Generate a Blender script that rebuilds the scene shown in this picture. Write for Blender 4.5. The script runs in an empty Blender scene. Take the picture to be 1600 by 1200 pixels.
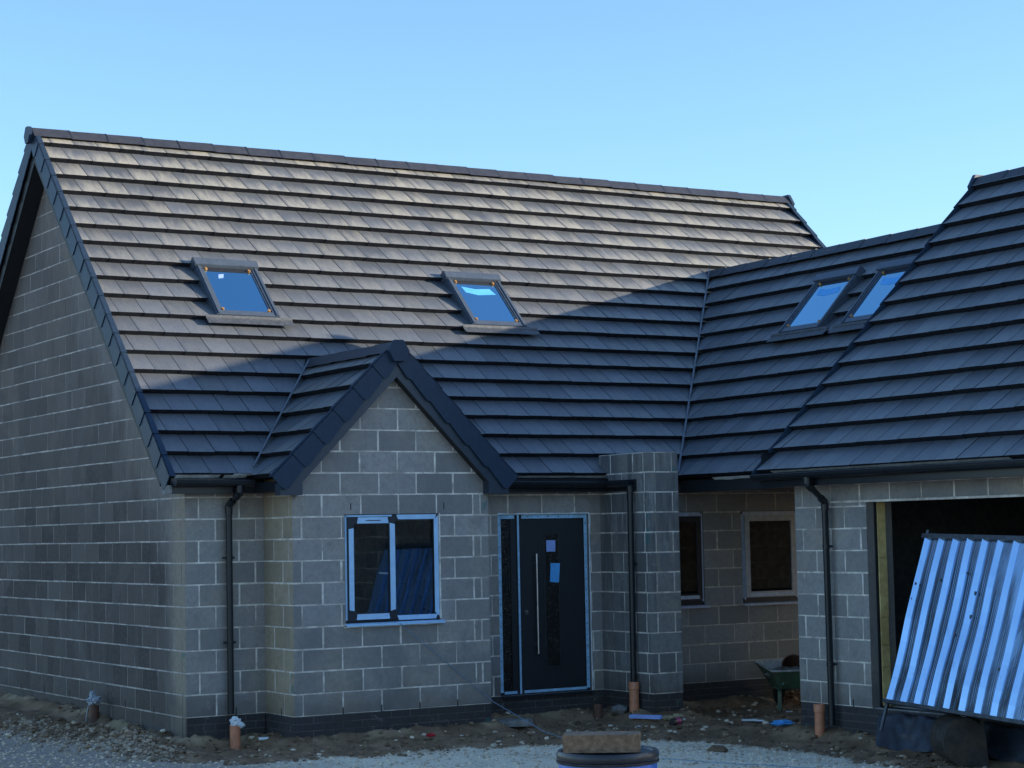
import bpy, math, random
from mathutils import Vector, Matrix, noise

random.seed(7)
SC = bpy.context.scene
COL = SC.collection

# ------------------------------------------------------------------ camera
CAM_POS = Vector((-7.789, -19.186, 1.814))
FW = Vector((0.521217, 0.850107, 0.075176)).normalized()
RT = Vector((0.853120, -0.521357, -0.019308)).normalized()
UP = RT.cross(FW).normalized()
cd = bpy.data.cameras.new('camera')
cd.sensor_width = 36.0
cd.lens = 3099.75 / 1600 * 36
cd.clip_start = 0.1
cd.clip_end = 4000
cam = bpy.data.objects.new('camera', cd)
COL.objects.link(cam)
cam.matrix_world = Matrix(((RT.x, UP.x, -FW.x, CAM_POS.x), (RT.y, UP.y, -FW.y, CAM_POS.y),
                           (RT.z, UP.z, -FW.z, CAM_POS.z), (0, 0, 0, 1)))
SC.camera = cam

# ------------------------------------------------------------------ light
SUN = Vector((1.0, -0.66, 0.27)).normalized()
SUN_EL = math.asin(SUN.z)
SUN_ROT = math.atan2(SUN.x, SUN.y)
world = bpy.data.worlds.new("World")
SC.world = world
world.use_nodes = True
wn, wl = world.node_tree.nodes, world.node_tree.links
sky = wn.new('ShaderNodeTexSky')
sky.sky_type = 'NISHITA'
sky.sun_disc = False
sky.sun_elevation = SUN_EL
sky.sun_rotation = SUN_ROT
sky.air_density = 1.0
sky.dust_density = 0.5
sky.ozone_density = 3.9
bg = wn['Background']
wl.new(sky.outputs[0], bg.inputs[0])
bg.inputs[1].default_value = 0.15
sd = bpy.data.lights.new('sun', 'SUN')
sd.energy = 3.6
sd.angle = math.radians(0.5)
sd.color = (1.0, 0.90, 0.71)
sun = bpy.data.objects.new('sun', sd)
COL.objects.link(sun)
sun.rotation_euler = SUN.to_track_quat('Z', 'Y').to_euler()
sun.location = SUN * 60
SC.view_settings.view_transform = 'Standard'
SC.view_settings.look = 'None'
SC.view_settings.gamma = 1
SC.view_settings.use_curve_mapping = False
SC.view_settings.exposure = 1.2


# ------------------------------------------------------------------ helpers
class MB:
    """collects faces and links them as ONE mesh object"""
    def __init__(self):
        self.v, self.f, self.m, self.uv, self.c = [], [], [], [], []

    def face(self, pts, m=0, uv=None, c=(0.5, 0, 0)):
        b = len(self.v)
        self.v += [tuple(p) for p in pts]
        self.f.append(tuple(range(b, b + len(pts))))
        self.m.append(m)
        self.uv.append(uv if uv else [(0, 0)] * len(pts))
        self.c.append(c)

    def hexa(self, a, b, m=0, c=(0.5, 0, 0), uv=None, caps=(1, 1)):
        """prism between two rings of equal length"""
        n = len(a)
        if caps[0]:
            self.face(a[::-1], m, None, c)
        if caps[1]:
            self.face(b, m, uv, c)
        for i in range(n):
            j = (i + 1) % n
            self.face([a[i], a[j], b[j], b[i]], m, None, c)

    def box(self, x0, x1, y0, y1, z0, z1, m=0, c=(0.5, 0, 0)):
        a = [(x0, y0, z0), (x1, y0, z0), (x1, y1, z0), (x0, y1, z0)]
        b = [(x0, y0, z1), (x1, y0, z1), (x1, y1, z1), (x0, y1, z1)]
        self.hexa(a, b, m, c)

    def obox(self, o, ax, ay, az, m=0, c=(0.5, 0, 0)):
        o, ax, ay, az = map(Vector, (o, ax, ay, az))
        a = [o, o + ax, o + ax + ay, o + ay]
        self.hexa(a, [p + az for p in a], m, c)

    def tube(self, path, r, n=10, m=0, c=(0.5, 0, 0), caps=True):
        path = [Vector(p) for p in path]
        rs = r if isinstance(r, (list, tuple)) else [r] * len(path)
        rings = []
        for i, p in enumerate(path):
            t = (path[min(i + 1, len(path) - 1)] - path[max(i - 1, 0)]).normalized()
            a = Vector((0, 0, 1)) if abs(t.z) < 0.9 else Vector((1, 0, 0))
            x = t.cross(a).normalized()
            y = t.cross(x)
            rings.append([p + (x * math.cos(2 * math.pi * k / n) + y * math.sin(2 * math.pi * k / n)) * rs[i] for k in range(n)])
        for a, b in zip(rings, rings[1:]):
            for k in range(n):
                self.face([a[k], a[(k + 1) % n], b[(k + 1) % n], b[k]], m, None, c)
        if caps:
            self.face(rings[0][::-1], m, None, c)
            self.face(rings[-1], m, None, c)

    def lathe(self, prof, o=(0, 0, 0), n=32, m=0, c=(0.5, 0, 0)):
        o = Vector(o)
        rings = [[o + Vector((r * math.cos(2 * math.pi * k / n), r * math.sin(2 * math.pi * k / n), z)) for k in range(n)] for r, z in prof]
        for a, b in zip(rings, rings[1:]):
            for k in range(n):
                self.face([a[k], a[(k + 1) % n], b[(k + 1) % n], b[k]], m, None, c)

    def build(self, name, mats, parent=None, smooth=False, weld=False, bevel=0):
        me = bpy.data.meshes.new(name)
        me.from_pydata(self.v, [], self.f)
        for mt in (mats if isinstance(mats, (list, tuple)) else [mats]):
            me.materials.append(mt)
        me.polygons.foreach_set('material_index', self.m)
        u = me.uv_layers.new(name='UVMap')
        u.data.foreach_set('uv', [x for fu in self.uv for p in fu for x in p])
        a = me.color_attributes.new('rnd', 'FLOAT_COLOR', 'CORNER')
        flat = []
        for f, c in zip(self.f, self.c):
            flat += [c[0], c[1], c[2], 1.0] * len(f)
        a.data.foreach_set('color', flat)
        o = bpy.data.objects.new(name, me)
        COL.objects.link(o)
        if parent:
            o.parent = parent
        if weld or smooth or bevel:
            import bmesh
            bm = bmesh.new()
            bm.from_mesh(me)
            bmesh.ops.remove_doubles(bm, verts=bm.verts, dist=1e-4)
            bmesh.ops.recalc_face_normals(bm, faces=bm.faces)
            bm.to_mesh(me)
            bm.free()
        if smooth:
            for p in me.polygons:
                p.use_smooth = True
            try:
                me.set_sharp_from_angle(angle=math.radians(40))
            except Exception:
                pass
        if bevel:
            bv = o.modifiers.new('bevel', 'BEVEL')
            bv.width = bevel
            bv.segments = 2
            bv.limit_method = 'ANGLE'
        return o


def thing(name, label, cat, loc=(0, 0, 0), rz=0, group=None):
    o = bpy.data.objects.new(name, None)
    o.empty_display_size = 0.2
    COL.objects.link(o)
    o.location = loc
    o.rotation_euler = (0, 0, rz)
    return tag(o, label, cat, group)


def tag(o, label, cat, group=None):
    o['label'] = label
    o['category'] = cat
    if group:
        o['group'] = group
    return o


def clip(poly, a, b, c):
    """keep a*x+b*y<=c"""
    out = []
    n = len(poly)
    for i in range(n):
        p, q = poly[i], poly[(i + 1) % n]
        dp, dq = a * p[0] + b * p[1] - c, a * q[0] + b * q[1] - c
        if dp <= 0:
            out.append(p)
        if (dp < 0 < dq) or (dq < 0 < dp):
            t = dp / (dp - dq)
            out.append((p[0] + (q[0] - p[0]) * t, p[1] + (q[1] - p[1]) * t))
    if len(out) < 3:
        return []
    ar = sum(out[i][0] * out[(i + 1) % len(out)][1] - out[(i + 1) % len(out)][0] * out[i][1] for i in range(len(out)))
    return out if abs(ar) > 1e-5 else []


def hline(p, q, keep):
    """half plane whose border runs p-q and which holds the point keep"""
    a, b = q[1] - p[1], p[0] - q[0]
    c = a * p[0] + b * p[1]
    if a * keep[0] + b * keep[1] > c:
        a, b, c = -a, -b, -c
    return (a, b, c)


# ------------------------------------------------------------------ materials
class NT:
    def __init__(self, name):
        self.mat = bpy.data.materials.new(name)
        self.mat.use_nodes = True
        self.n, self.l = self.mat.node_tree.nodes, self.mat.node_tree.links
        self.bsdf = self.n['Principled BSDF']

    def node(self, t, **k):
        x = self.n.new(t)
        for a, b in k.items():
            setattr(x, a, b)
        return x

    def link(self, a, b):
        self.l.new(a, b)

    def val(self, x, sock):
        if hasattr(x, 'is_linked') or hasattr(x, 'links'):
            self.l.new(x, sock)
        else:
            sock.default_value = x

    def noise(self, scale, detail=4, rough=0.55, vec=None, dist=0.0):
        x = self.node('ShaderNodeTexNoise')
        x.inputs['Scale'].default_value = scale
        x.inputs['Detail'].default_value = detail
        x.inputs['Roughness'].default_value = rough
        x.inputs['Distortion'].default_value = dist
        if vec is not None:
            self.link(vec, x.inputs['Vector'])
        return x.outputs['Fac']

    def math(self, op, a, b=0.0, cl=False):
        x = self.node('ShaderNodeMath', operation=op)
        x.use_clamp = cl
        self.val(a, x.inputs[0])
        self.val(b, x.inputs[1])
        return x.outputs[0]

    def ramp(self, f, lo, hi, a=0.0, b=1.0):
        x = self.node('ShaderNodeMapRange')
        x.clamp = True
        x.interpolation_type = 'SMOOTHSTEP'
        self.val(f, x.inputs[0])
        for i, q in enumerate((lo, hi, a, b)):
            x.inputs[1 + i].default_value = q
        return x.outputs[0]

    def mix(self, f, a, b, mode='MIX'):
        x = self.node('ShaderNodeMix', data_type='RGBA', blend_type=mode)
        self.val(f, x.inputs[0])
        for s, q in ((x.inputs[6], a), (x.inputs[7], b)):
            if isinstance(q, tuple):
                s.default_value = (*q, 1)
            else:
                self.link(q, s)
        return x.outputs[2]

    def obj(self):
        return self.node('ShaderNodeTexCoord').outputs['Object']

    def uv(self):
        return self.node('ShaderNodeTexCoord').outputs['UV']

    def rnd(self):
        a = self.node('ShaderNodeVertexColor', layer_name='rnd')
        s = self.node('ShaderNodeSeparateColor')
        self.link(a.outputs[0], s.inputs[0])
        return s.outputs

    def xyz(self, v):
        s = self.node('ShaderNodeSeparateXYZ')
        self.link(v, s.inputs[0])
        return s.outputs

    def scale(self, v, s):
        m = self.node('ShaderNodeMapping')
        m.inputs['Scale'].default_value = s
        self.link(v, m.inputs[0])
        return m.outputs[0]

    def bump(self, h, strength=0.3, dist=0.01):
        b = self.node('ShaderNodeBump')
        b.inputs['Strength'].default_value = strength
        b.inputs['Distance'].default_value = dist
        self.link(h, b.inputs['Height'])
        self.link(b.outputs[0], self.bsdf.inputs['Normal'])

    def out(self, col=None, rough=None, metal=None, spec=None):
        if col is not None:
            if isinstance(col, tuple):
                self.bsdf.inputs['Base Color'].default_value = (*col, 1)
            else:
                self.link(col, self.bsdf.inputs['Base Color'])
        if rough is not None:
            self.val(rough, self.bsdf.inputs['Roughness'])
        if metal is not None:
            self.bsdf.inputs['Metallic'].default_value = metal
        if spec is not None:
            self.bsdf.inputs['Specular IOR Level'].default_value = spec
        return self.mat


def plain(name, col, rough=0.6, metal=0.0, spec=0.5, var=0.25, nscale=14.0, bump=0.0, dirt=None, dirt_amt=0.5):
    t = NT(name)
    o = t.obj()
    f = t.noise(nscale, 5, 0.6, o)
    c = t.mix(t.ramp(f, 0.3, 0.75), tuple(x * (1 - var) for x in col), tuple(min(1, x * (1 + var)) for x in col))
    if dirt:
        g = t.noise(nscale * 0.35, 6, 0.65, o, 0.6)
        c = t.mix(t.math('MULTIPLY', t.ramp(g, 0.48, 0.68), dirt_amt), c, dirt)
    r = t.math('ADD', rough - 0.06, t.math('MULTIPLY', f, 0.14))
    if bump:
        t.bump(f, bump, 0.01)
    return t.out(c, r, metal, spec)


def block_mat(name, base, warm, damp_col, stain=0.0, gable=False, streak=0.0):
    t = NT(name)
    o = t.obj()
    r = t.rnd()
    c = t.mix(r[0], tuple(x * (0.88 if gable else 0.74) for x in base), tuple(x * (1.08 if gable else 1.18) for x in base))
    big = t.noise(1.1, 5, 0.6, o, 0.4)
    c = t.mix(t.ramp(big, 0.42, 0.66, 0, 0.65), c, warm)
    bl = t.noise(4.2, 5, 0.65, o, 0.6)
    c = t.mix(t.ramp(bl, 0.50, 0.70, 0, 0.45), c, tuple(x * 0.66 for x in base))
    x = t.xyz(o)
    if gable:
        # damp face: the middle and lower wall stays wet, a margin by the verge and the quoin has dried
        edge = t.math('SUBTRACT', t.math('ADD', x[1], 2.30), x[2])
        m = t.math('MINIMUM', t.math('MULTIPLY', edge, 0.75), t.math('MULTIPLY', x[1], 1.7))
        wob = t.noise(1.7, 6, 0.65, t.scale(o, (1, 1, 0.55)), 0.8)
        m = t.math('ADD', m, t.math('MULTIPLY', wob, 2.4))
        damp = t.ramp(m, 1.25, 2.5)
        hi = t.ramp(x[2], 1.2, 5.2, 0.90, 0.55)
        damp = t.math('MULTIPLY', t.math('MULTIPLY', damp, hi), t.math('ADD', 0.74, t.math('MULTIPLY', r[2], 0.40)), True)
        damp = t.math('MULTIPLY', damp, t.ramp(t.noise(0.9, 4, 0.6, o, 1.0), 0.26, 0.56, 0.66, 1.0))
        c = t.mix(damp, c, damp_col)
        pj = t.noise(3.5, 3, 0.5, t.scale(o, (1, 1, 0.15)))
        c = t.mix(t.ramp(pj, 0.55, 0.75, 0, 0.3), c, tuple(q * 0.6 for q in base))
    else:
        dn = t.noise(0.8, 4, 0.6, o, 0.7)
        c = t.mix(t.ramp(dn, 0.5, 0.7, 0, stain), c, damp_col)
    if gable:
        q = t.math('ADD', x[1], t.math('MULTIPLY', t.noise(2.6, 5, 0.6, o), 0.5))
        c = t.mix(t.ramp(q, 0.40, 0.75, 0.8, 0.0), c, (0.40, 0.31, 0.215))
    if streak:
        # water has run down from the open top
        sv = t.noise(3.2, 5, 0.65, t.scale(o, (1.6, 1.6, 0.22)), 0.4)
        c = t.mix(t.math('MULTIPLY', t.ramp(sv, 0.44, 0.60), t.ramp(x[2], -0.2, 2.2, 0.55 * streak, streak)), c, damp_col)
        c = t.mix(t.ramp(t.noise(5.0, 5, 0.6, t.scale(o, (1.5, 1.5, 0.15))), 0.60, 0.70, 0, 0.5 * streak), c, (0.50, 0.43, 0.33))
    # splash and soil stain at the foot
    zz = t.math('ADD', x[2], t.math('MULTIPLY', t.noise(5, 4, 0.6, o), -0.5))
    c = t.mix(t.ramp(zz, -0.35, 0.12, 0.55, 0.0), c, (0.07, 0.055, 0.04))
    # green paint smudges on end blocks
    c = t.mix(t.math('MULTIPLY', r[1], t.ramp(t.noise(9, 3, 0.5, o), 0.47, 0.6, 0, 0.6)), c, (0.04, 0.20, 0.19))
    sm = t.noise(6.5, 6, 0.7, t.scale(o, (1, 1, 0.8)), 1.2)
    c = t.mix(t.ramp(sm, 0.60, 0.74, 0, 0.12 if gable else 0.42), c, (0.58, 0.53, 0.48))
    fine = t.noise(160, 4, 0.7, o)
    mid = t.noise(40, 5, 0.7, o)
    pit = t.noise(21, 6, 0.75, o, 0.4)
    c = t.mix(t.ramp(pit, 0.40, 0.66, 0, 0.42), c, tuple(q * 0.58 for q in base))
    c = t.mix(t.ramp(fine, 0.35, 0.7, 0, 0.3), c, tuple(q * 0.45 for q in base))
    c = t.mix(t.ramp(mid, 0.62, 0.78, 0, 0.3), c, tuple(min(1, q * 1.7) for q in base))
    t.bump(t.math('ADD', t.math('MULTIPLY', fine, 0.6), mid), 0.55, 0.006)
    return t.out(c, 0.92, 0, 0.25)


def tile_mat(name, dark, bloom, amount):
    t = NT(name)
    o = t.obj()
    u = t.uv()
    r = t.rnd()
    x = t.xyz(u)
    c = t.mix(r[0], tuple(q * 0.82 for q in dark), tuple(q * 1.22 for q in dark))
    cmb = t.node('ShaderNodeCombineXYZ')
    t.link(t.math('ADD', t.math('MULTIPLY', x[0], 2.0), t.math('MULTIPLY', r[0], 91.0)), cmb.inputs[0])
    t.link(t.math('ADD', t.math('MULTIPLY', x[1], 0.42), t.math('MULTIPLY', r[2], 57.0)), cmb.inputs[1])
    streak = t.noise(8.0, 6, 0.72, cmb.outputs[0], 0.25)
    wob = t.noise(1.9, 6, 0.7, cmb.outputs[0], 0.5)
    # lime bloom: heavier to the tail of a tile, patchy, different from tile to tile
    tail = t.math('SUBTRACT', 1.0, x[1])
    k = t.math('ADD', t.math('MULTIPLY', wob, 1.15), t.math('MULTIPLY', tail, 0.52))
    k = t.math('ADD', k, t.math('MULTIPLY', r[2], 0.26))
    k = t.math('ADD', k, t.math('MULTIPLY', streak, 0.60))
    f = t.ramp(k, 1.00, 1.66, 0, amount)
    f = t.math('MULTIPLY', t.math('MULTIPLY', f, r[1]), t.ramp(x[0], 0.02, 0.20, 0.30, 1.0))  # bloom thinned along the side lap to paint in its shadow
    c = t.mix(f, c, bloom)
    c = t.mix(t.ramp(streak, 0.46, 0.66, 0, 0.5), c, tuple(q * 0.6 for q in dark))
    fine = t.noise(90, 4, 0.6, o)
    t.bump(t.math('ADD', fine, t.math('MULTIPLY', streak, 0.7)), 0.35, 0.004)
    return t.out(c, t.math('SUBTRACT', 0.50, t.math('MULTIPLY', wob, 0.14)), 0, 0.55)


M = {}
M['block'] = block_mat('block_face', (0.37, 0.340, 0.315), (0.47, 0.385, 0.295), (0.195, 0.19, 0.19), 0.6)
M['block_warm'] = block_mat('block_warm_face', (0.46, 0.37, 0.265), (0.50, 0.385, 0.25), (0.30, 0.25, 0.19), 0.4)
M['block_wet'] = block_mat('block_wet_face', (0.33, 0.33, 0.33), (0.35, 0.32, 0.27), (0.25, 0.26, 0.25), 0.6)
M['block_pier'] = block_mat('block_pier_face', (0.275, 0.265, 0.255), (0.36, 0.305, 0.24), (0.115, 0.112, 0.11), 0.4, False, 0.85)
M['block_gable'] = block_mat('block_gable_face', (0.295, 0.25, 0.22), (0.345, 0.275, 0.21), (0.066, 0.050, 0.043), 0.5, True)
M['mortar'] = plain('mortar', (0.82, 0.70, 0.60), 0.95, var=0.3, nscale=9, bump=0.3, dirt=(0.36, 0.30, 0.255), dirt_amt=0.9)
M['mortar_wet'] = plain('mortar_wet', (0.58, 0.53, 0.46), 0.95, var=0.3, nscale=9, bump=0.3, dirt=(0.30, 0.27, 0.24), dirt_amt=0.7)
M['mortar_gable'] = plain('mortar_gable', (0.54, 0.45, 0.385), 0.95, var=0.35, nscale=6, bump=0.3, dirt=(0.2, 0.19, 0.19), dirt_amt=0.8)
M['brick'] = block_mat('plinth_brick', (0.07, 0.07, 0.085), (0.085, 0.07, 0.06), (0.04, 0.04, 0.04), 0.5)
M['mortar_dark'] = plain('plinth_mortar', (0.13, 0.12, 0.115), 0.95, var=0.3, nscale=8, bump=0.3, dirt=(0.05, 0.045, 0.04), dirt_amt=0.8)
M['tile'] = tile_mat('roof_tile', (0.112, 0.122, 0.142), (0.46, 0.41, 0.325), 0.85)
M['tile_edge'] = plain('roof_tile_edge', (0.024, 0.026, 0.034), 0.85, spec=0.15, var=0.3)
M['ridge'] = plain('ridge_tile', (0.040, 0.041, 0.052), 0.5, var=0.2, dirt=(0.07, 0.065, 0.07), dirt_amt=0.3)
M['felt'] = plain('roof_felt', (0.02, 0.02, 0.02), 0.9)
M['verge'] = plain('verge_plastic', (0.022, 0.040, 0.070), 0.5, spec=0.22, var=0.1)
M['barge'] = plain('bargeboard_plastic', (0.028, 0.042, 0.062), 0.38, var=0.08)
M['black'] = plain('black_plastic', (0.012, 0.014, 0.018), 0.32, spec=0.5, var=0.15)
M['soffit'] = plain('soffit_board', (0.018, 0.019, 0.021), 0.6, var=0.15)
M['lead'] = plain('lead_flashing', (0.075, 0.08, 0.09), 0.5, var=0.3, nscale=20, bump=0.3)
M['valley'] = plain('valley_strip', (0.13, 0.145, 0.17), 0.4, var=0.2)
M['membrane'] = plain('white_membrane', (0.80, 0.84, 0.88), 0.6, var=0.2)
M['alu'] = plain('roof_window_frame', (0.085, 0.105, 0.135), 0.35, metal=0.2, var=0.12)
M['brass'] = plain('brass_knob', (0.55, 0.27, 0.09), 0.4, metal=0.4, var=0.15)
M['bluefilm'] = plain('blue_film', (0.46, 0.70, 0.98), 0.30, spec=0.7, var=0.1, nscale=7)
M['bluefilm_dull'] = plain('blue_film_dull', (0.36, 0.60, 0.80), 0.4, spec=0.5, var=0.2, nscale=16)
M['anth'] = plain('dark_frame', (0.020, 0.022, 0.030), 0.4, var=0.1)
M['greyframe'] = plain('grey_frame', (0.42, 0.44, 0.48), 0.45, var=0.12)
M['door'] = plain('door_skin', (0.022, 0.024, 0.028), 0.42, var=0.08, nscale=40)
M['steel'] = plain('brushed_steel', (0.62, 0.62, 0.64), 0.28, metal=1.0, var=0.1)
M['note'] = plain('blue_note', (0.10, 0.42, 0.85), 0.6, var=0.08)
M['note_pale'] = plain('pale_note', (0.30, 0.42, 0.80), 0.6, var=0.08)
M['clay'] = plain('orange_drain', (0.62, 0.235, 0.12), 0.5, var=0.18, dirt=(0.14, 0.08, 0.05), dirt_amt=0.4)
M['clay_dark'] = plain('brown_drain', (0.16, 0.075, 0.05), 0.7, var=0.2, dirt=(0.06, 0.04, 0.03), dirt_amt=0.6)
M['bag'] = plain('white_bag', (0.74, 0.78, 0.80), 0.5, var=0.1)
M['bag_grey'] = plain('grey_bag', (0.40, 0.42, 0.45), 0.55, var=0.2)
M['insul'] = plain('cavity_insulation', (0.95, 0.66, 0.27), 0.9, var=0.2, nscale=10, bump=0.3, dirt=(0.50, 0.34, 0.12), dirt_amt=0.5)
M['dpc'] = plain('cavity_closer', (0.02, 0.02, 0.023), 0.6)
M['concrete'] = plain('concrete', (0.26, 0.25, 0.23), 0.95, var=0.25, nscale=8, bump=0.4, dirt=(0.12, 0.1, 0.08), dirt_amt=0.5)
M['blockbrown'] = plain('loose_block', (0.26, 0.165, 0.10), 0.95, var=0.3, nscale=30, bump=0.6, dirt=(0.13, 0.085, 0.05), dirt_amt=0.7)
M['dark_in'] = plain('interior_plaster', (0.14, 0.14, 0.135), 0.95)
M['drum'] = plain('blue_drum', (0.035, 0.16, 0.60), 0.38, var=0.12, dirt=(0.06, 0.06, 0.08), dirt_amt=0.3)
M['lid'] = plain('drum_rim', (0.022, 0.026, 0.034), 0.35, var=0.2, dirt=(0.13, 0.09, 0.06), dirt_amt=0.35)
M['green'] = plain('barrow_green', (0.085, 0.165, 0.105), 0.5, var=0.25, dirt=(0.13, 0.11, 0.08), dirt_amt=0.6)
M['greyrim'] = plain('barrow_rim', (0.50, 0.49, 0.46), 0.7, var=0.25)
M['rubber'] = plain('rubber', (0.02, 0.02, 0.02), 0.8)
M['rust'] = plain('rusty_steel', (0.055, 0.045, 0.038), 0.75, metal=0.2, var=0.4, nscale=9, bump=0.5, dirt=(0.10, 0.07, 0.045), dirt_amt=0.7)
M['stone'] = plain('loose_stone', (0.22, 0.21, 0.20), 0.95, var=0.35, nscale=20, bump=0.6, dirt=(0.09, 0.07, 0.05), dirt_amt=0.5)
M['ystone'] = plain('yellow_stone', (0.42, 0.34, 0.20), 0.95, var=0.3, nscale=20, bump=0.5)
M['pink'] = plain('pink_label', (0.62, 0.10, 0.24), 0.5, var=0.2)
M['red'] = plain('red_plastic', (0.50, 0.02, 0.03), 0.5)
M['twine'] = plain('blue_twine', (0.17, 0.27, 0.37), 0.7)
M['bark'] = plain('bark', (0.08, 0.06, 0.045), 0.95, var=0.4, nscale=12, bump=0.6)


def glass_mat(name, tint, refl_boost, dark):
    t = NT(name)
    nt = t
    gl = nt.node('ShaderNodeBsdfGlossy')
    gl.inputs['Roughness'].default_value = 0.015
    gl.inputs['Color'].default_value = (*tint, 1)
    tr = nt.node('ShaderNodeBsdfTransparent')
    tr.inputs['Color'].default_value = (*dark, 1)
    fr = nt.node('ShaderNodeFresnel')
    fr.inputs['IOR'].default_value = 1.52
    f = nt.math('ADD', nt.math('MULTIPLY', fr.outputs[0], 1.0 if refl_boost < 0.2 else 2.0), refl_boost, True)
    wob = nt.noise(3.0, 2, 0.5, nt.obj())
    b = nt.node('ShaderNodeBump')
    b.inputs['Strength'].default_value = 0.02
    b.inputs['Distance'].default_value = 0.02
    nt.link(wob, b.inputs['Height'])
    nt.link(b.outputs[0], gl.inputs['Normal'])
    mx = nt.node('ShaderNodeMixShader')
    nt.link(f, mx.inputs[0])
    nt.link(tr.outputs[0], mx.inputs[1])
    nt.link(gl.outputs[0], mx.inputs[2])
    nt.link(mx.outputs[0], nt.n['Material Output'].inputs['Surface'])
    return t.mat


M['glass'] = glass_mat('window_glass', (0.9, 0.95, 1.0), 0.05, (0.8, 0.85, 0.85))
M['roofglass'] = glass_mat('roof_window_glass', (0.46, 0.80, 1.0), 0.60, (0.55, 0.6, 0.65))


def sheet_mat():
    t = NT('profiled_steel')
    o = t.obj()
    f = t.noise(3.0, 5, 0.6, t.scale(o, (3, 3, 0.7)))
    g = t.noise(30, 4, 0.6, t.scale(o, (1, 1, 0.1)))
    c = t.mix(f, (0.40, 0.60, 0.86), (0.58, 0.76, 0.95))
    c = t.mix(t.ramp(g, 0.6, 0.75, 0, 0.35), c, (0.20, 0.19, 0.19))
    r = t.rnd()
    d = t.math('MULTIPLY', r[1], t.ramp(t.noise(1.6, 5, 0.6, t.scale(o, (1, 1, 0.4)), 0.6), 0.33, 0.62, 1.0, 0.45))
    c = t.mix(d, c, (0.050, 0.044, 0.040))  # pans darkened in colour to stand in for the dark surroundings they reflect
    return t.out(c, t.math('ADD', t.math('ADD', 0.05, t.math('MULTIPLY', f, 0.08)), t.math('MULTIPLY', d, 0.22)), 0.95, 0.5)


M['sheet'] = sheet_mat()
M['sheet_trim'] = plain('sheet_frame', (0.09, 0.095, 0.105), 0.45, metal=0.6, var=0.3)


# ------------------------------------------------------------------ wall builder
def sub_rect(r, o):
    u0, u1, z0, z1 = r
    a, b, c, d = o
    if a >= u1 or b <= u0 or c >= z1 or d <= z0:
        return [r]
    out = []
    if u0 < a:
        out.append((u0, a, z0, z1))
    if b < u1:
        out.append((b, u1, z0, z1))
    m0, m1 = max(u0, a), min(u1, b)
    if z0 < c:
        out.append((m0, m1, z0, c))
    if d < z1:
        out.append((m0, m1, d, z1))
    return [q for q in out if q[1] - q[0] > 0.006 and q[3] - q[2] > 0.006]


def wall(mb, O, U, N, W, z0, z1, opens=(), half=(), thick=0.1, row=0.225, blk=0.45, starts=(0.1, 0.325),
         zbase=0.0, quoin=0.1, proud=0.002, joint=0.0155, warm_ends=(0, 0), back=True, joint_z=None, rng=None):
    """wall face in the plane through O with unit dir U and outward normal N (both 2D)"""
    rng = rng or random
    jz = joint_z or joint

    def P(u, z, n):
        return (O[0] + U[0] * u + N[0] * n, O[1] + U[1] * u + N[1] * n, z)
    us = sorted({0, W} | {x for o in opens for x in o[:2]})
    zs = sorted({z0, z1} | {x for o in opens for x in o[2:]})
    for ua, ub in zip(us, us[1:]):
        for za, zb in zip(zs, zs[1:]):
            um, zm = (ua + ub) / 2, (za + zb) / 2
            if any(o[0] < um < o[1] and o[2] < zm < o[3] for o in opens):
                continue
            poly = [(ua, za), (ub, za), (ub, zb), (ua, zb)]
            for h in half:
                poly = clip(poly, *h) if poly else []
            if poly:
                mb.face([P(u, z, -proud) for u, z in poly], 1)
                if back:
                    mb.face([P(u, z, -thick) for u, z in poly][::-1], 2)
    if back:
        if not half:
            mb.face([P(0, z1, -proud), P(W, z1, -proud), P(W, z1, -thick), P(0, z1, -thick)], 1)
    for o in opens:
        a, b, c, d = o
        c2 = max(c, z0)
        for (u1, q1), (u2, q2) in (((a, c2), (a, d)), ((a, d), (b, d)), ((b, d), (b, c2)), ((b, c2), (a, c2))):
            mb.face([P(u1, q1, -proud), P(u2, q2, -proud), P(u2, q2, -thick), P(u1, q1, -thick)], 0 if u1 == u2 else 1, None, (0.3, 0, 0))
    k = int(math.floor((z0 - zbase) / row + 1e-6))
    while zbase + k * row < z1 - 0.01:
        za, zb = max(z0, zbase + k * row), min(z1, zbase + (k + 1) * row)
        st = starts[k % 2]
        js = [0.0]
        x = st
        while x < W - 0.03:
            js.append(x)
            x += blk * (1 + rng.uniform(-0.012, 0.012))
        if quoin and k % 2 == 1 and W - js[-1] > quoin + 0.06:
            js.append(W - quoin)
        js.append(W)
        for i in range(len(js) - 1):
            ja = joint * rng.uniform(0.6, 1.7) / 2
            jb = joint * rng.uniform(0.6, 1.7) / 2
            ua = js[i] + (ja if i else 0)
            ub = js[i + 1] - (jb if i < len(js) - 2 else 0)
            r0 = (ua, ub, za + jz * rng.uniform(0.35, 0.65), zb - jz * rng.uniform(0.35, 0.65))
            rects = [r0]
            for o in opens:
                rects = [q for r in rects for q in sub_rect(r, o)]
            cr = rng.random()
            small = (js[i + 1] - js[i]) < 0.16
            gr = 1.0 if (small and rng.random() < 0.10) else 0.0
            for r in rects:
                poly = [(r[0], r[2]), (r[1], r[2]), (r[1], r[3]), (r[0], r[3])]
                for h in half:
                    poly = clip(poly, *h) if poly else []
                if not poly:
                    continue
                d = rng.uniform(-0.0012, 0.0012)
                tilt = [rng.uniform(-0.0008, 0.0008) for _ in poly]
                mb.hexa([P(u, z, -proud - 0.002) for u, z in poly], [P(u, z, d + t) for (u, z), t in zip(poly, tilt)], 0,
                        (cr, gr, rng.random()), caps=(0, 1))
        k += 1


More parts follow.
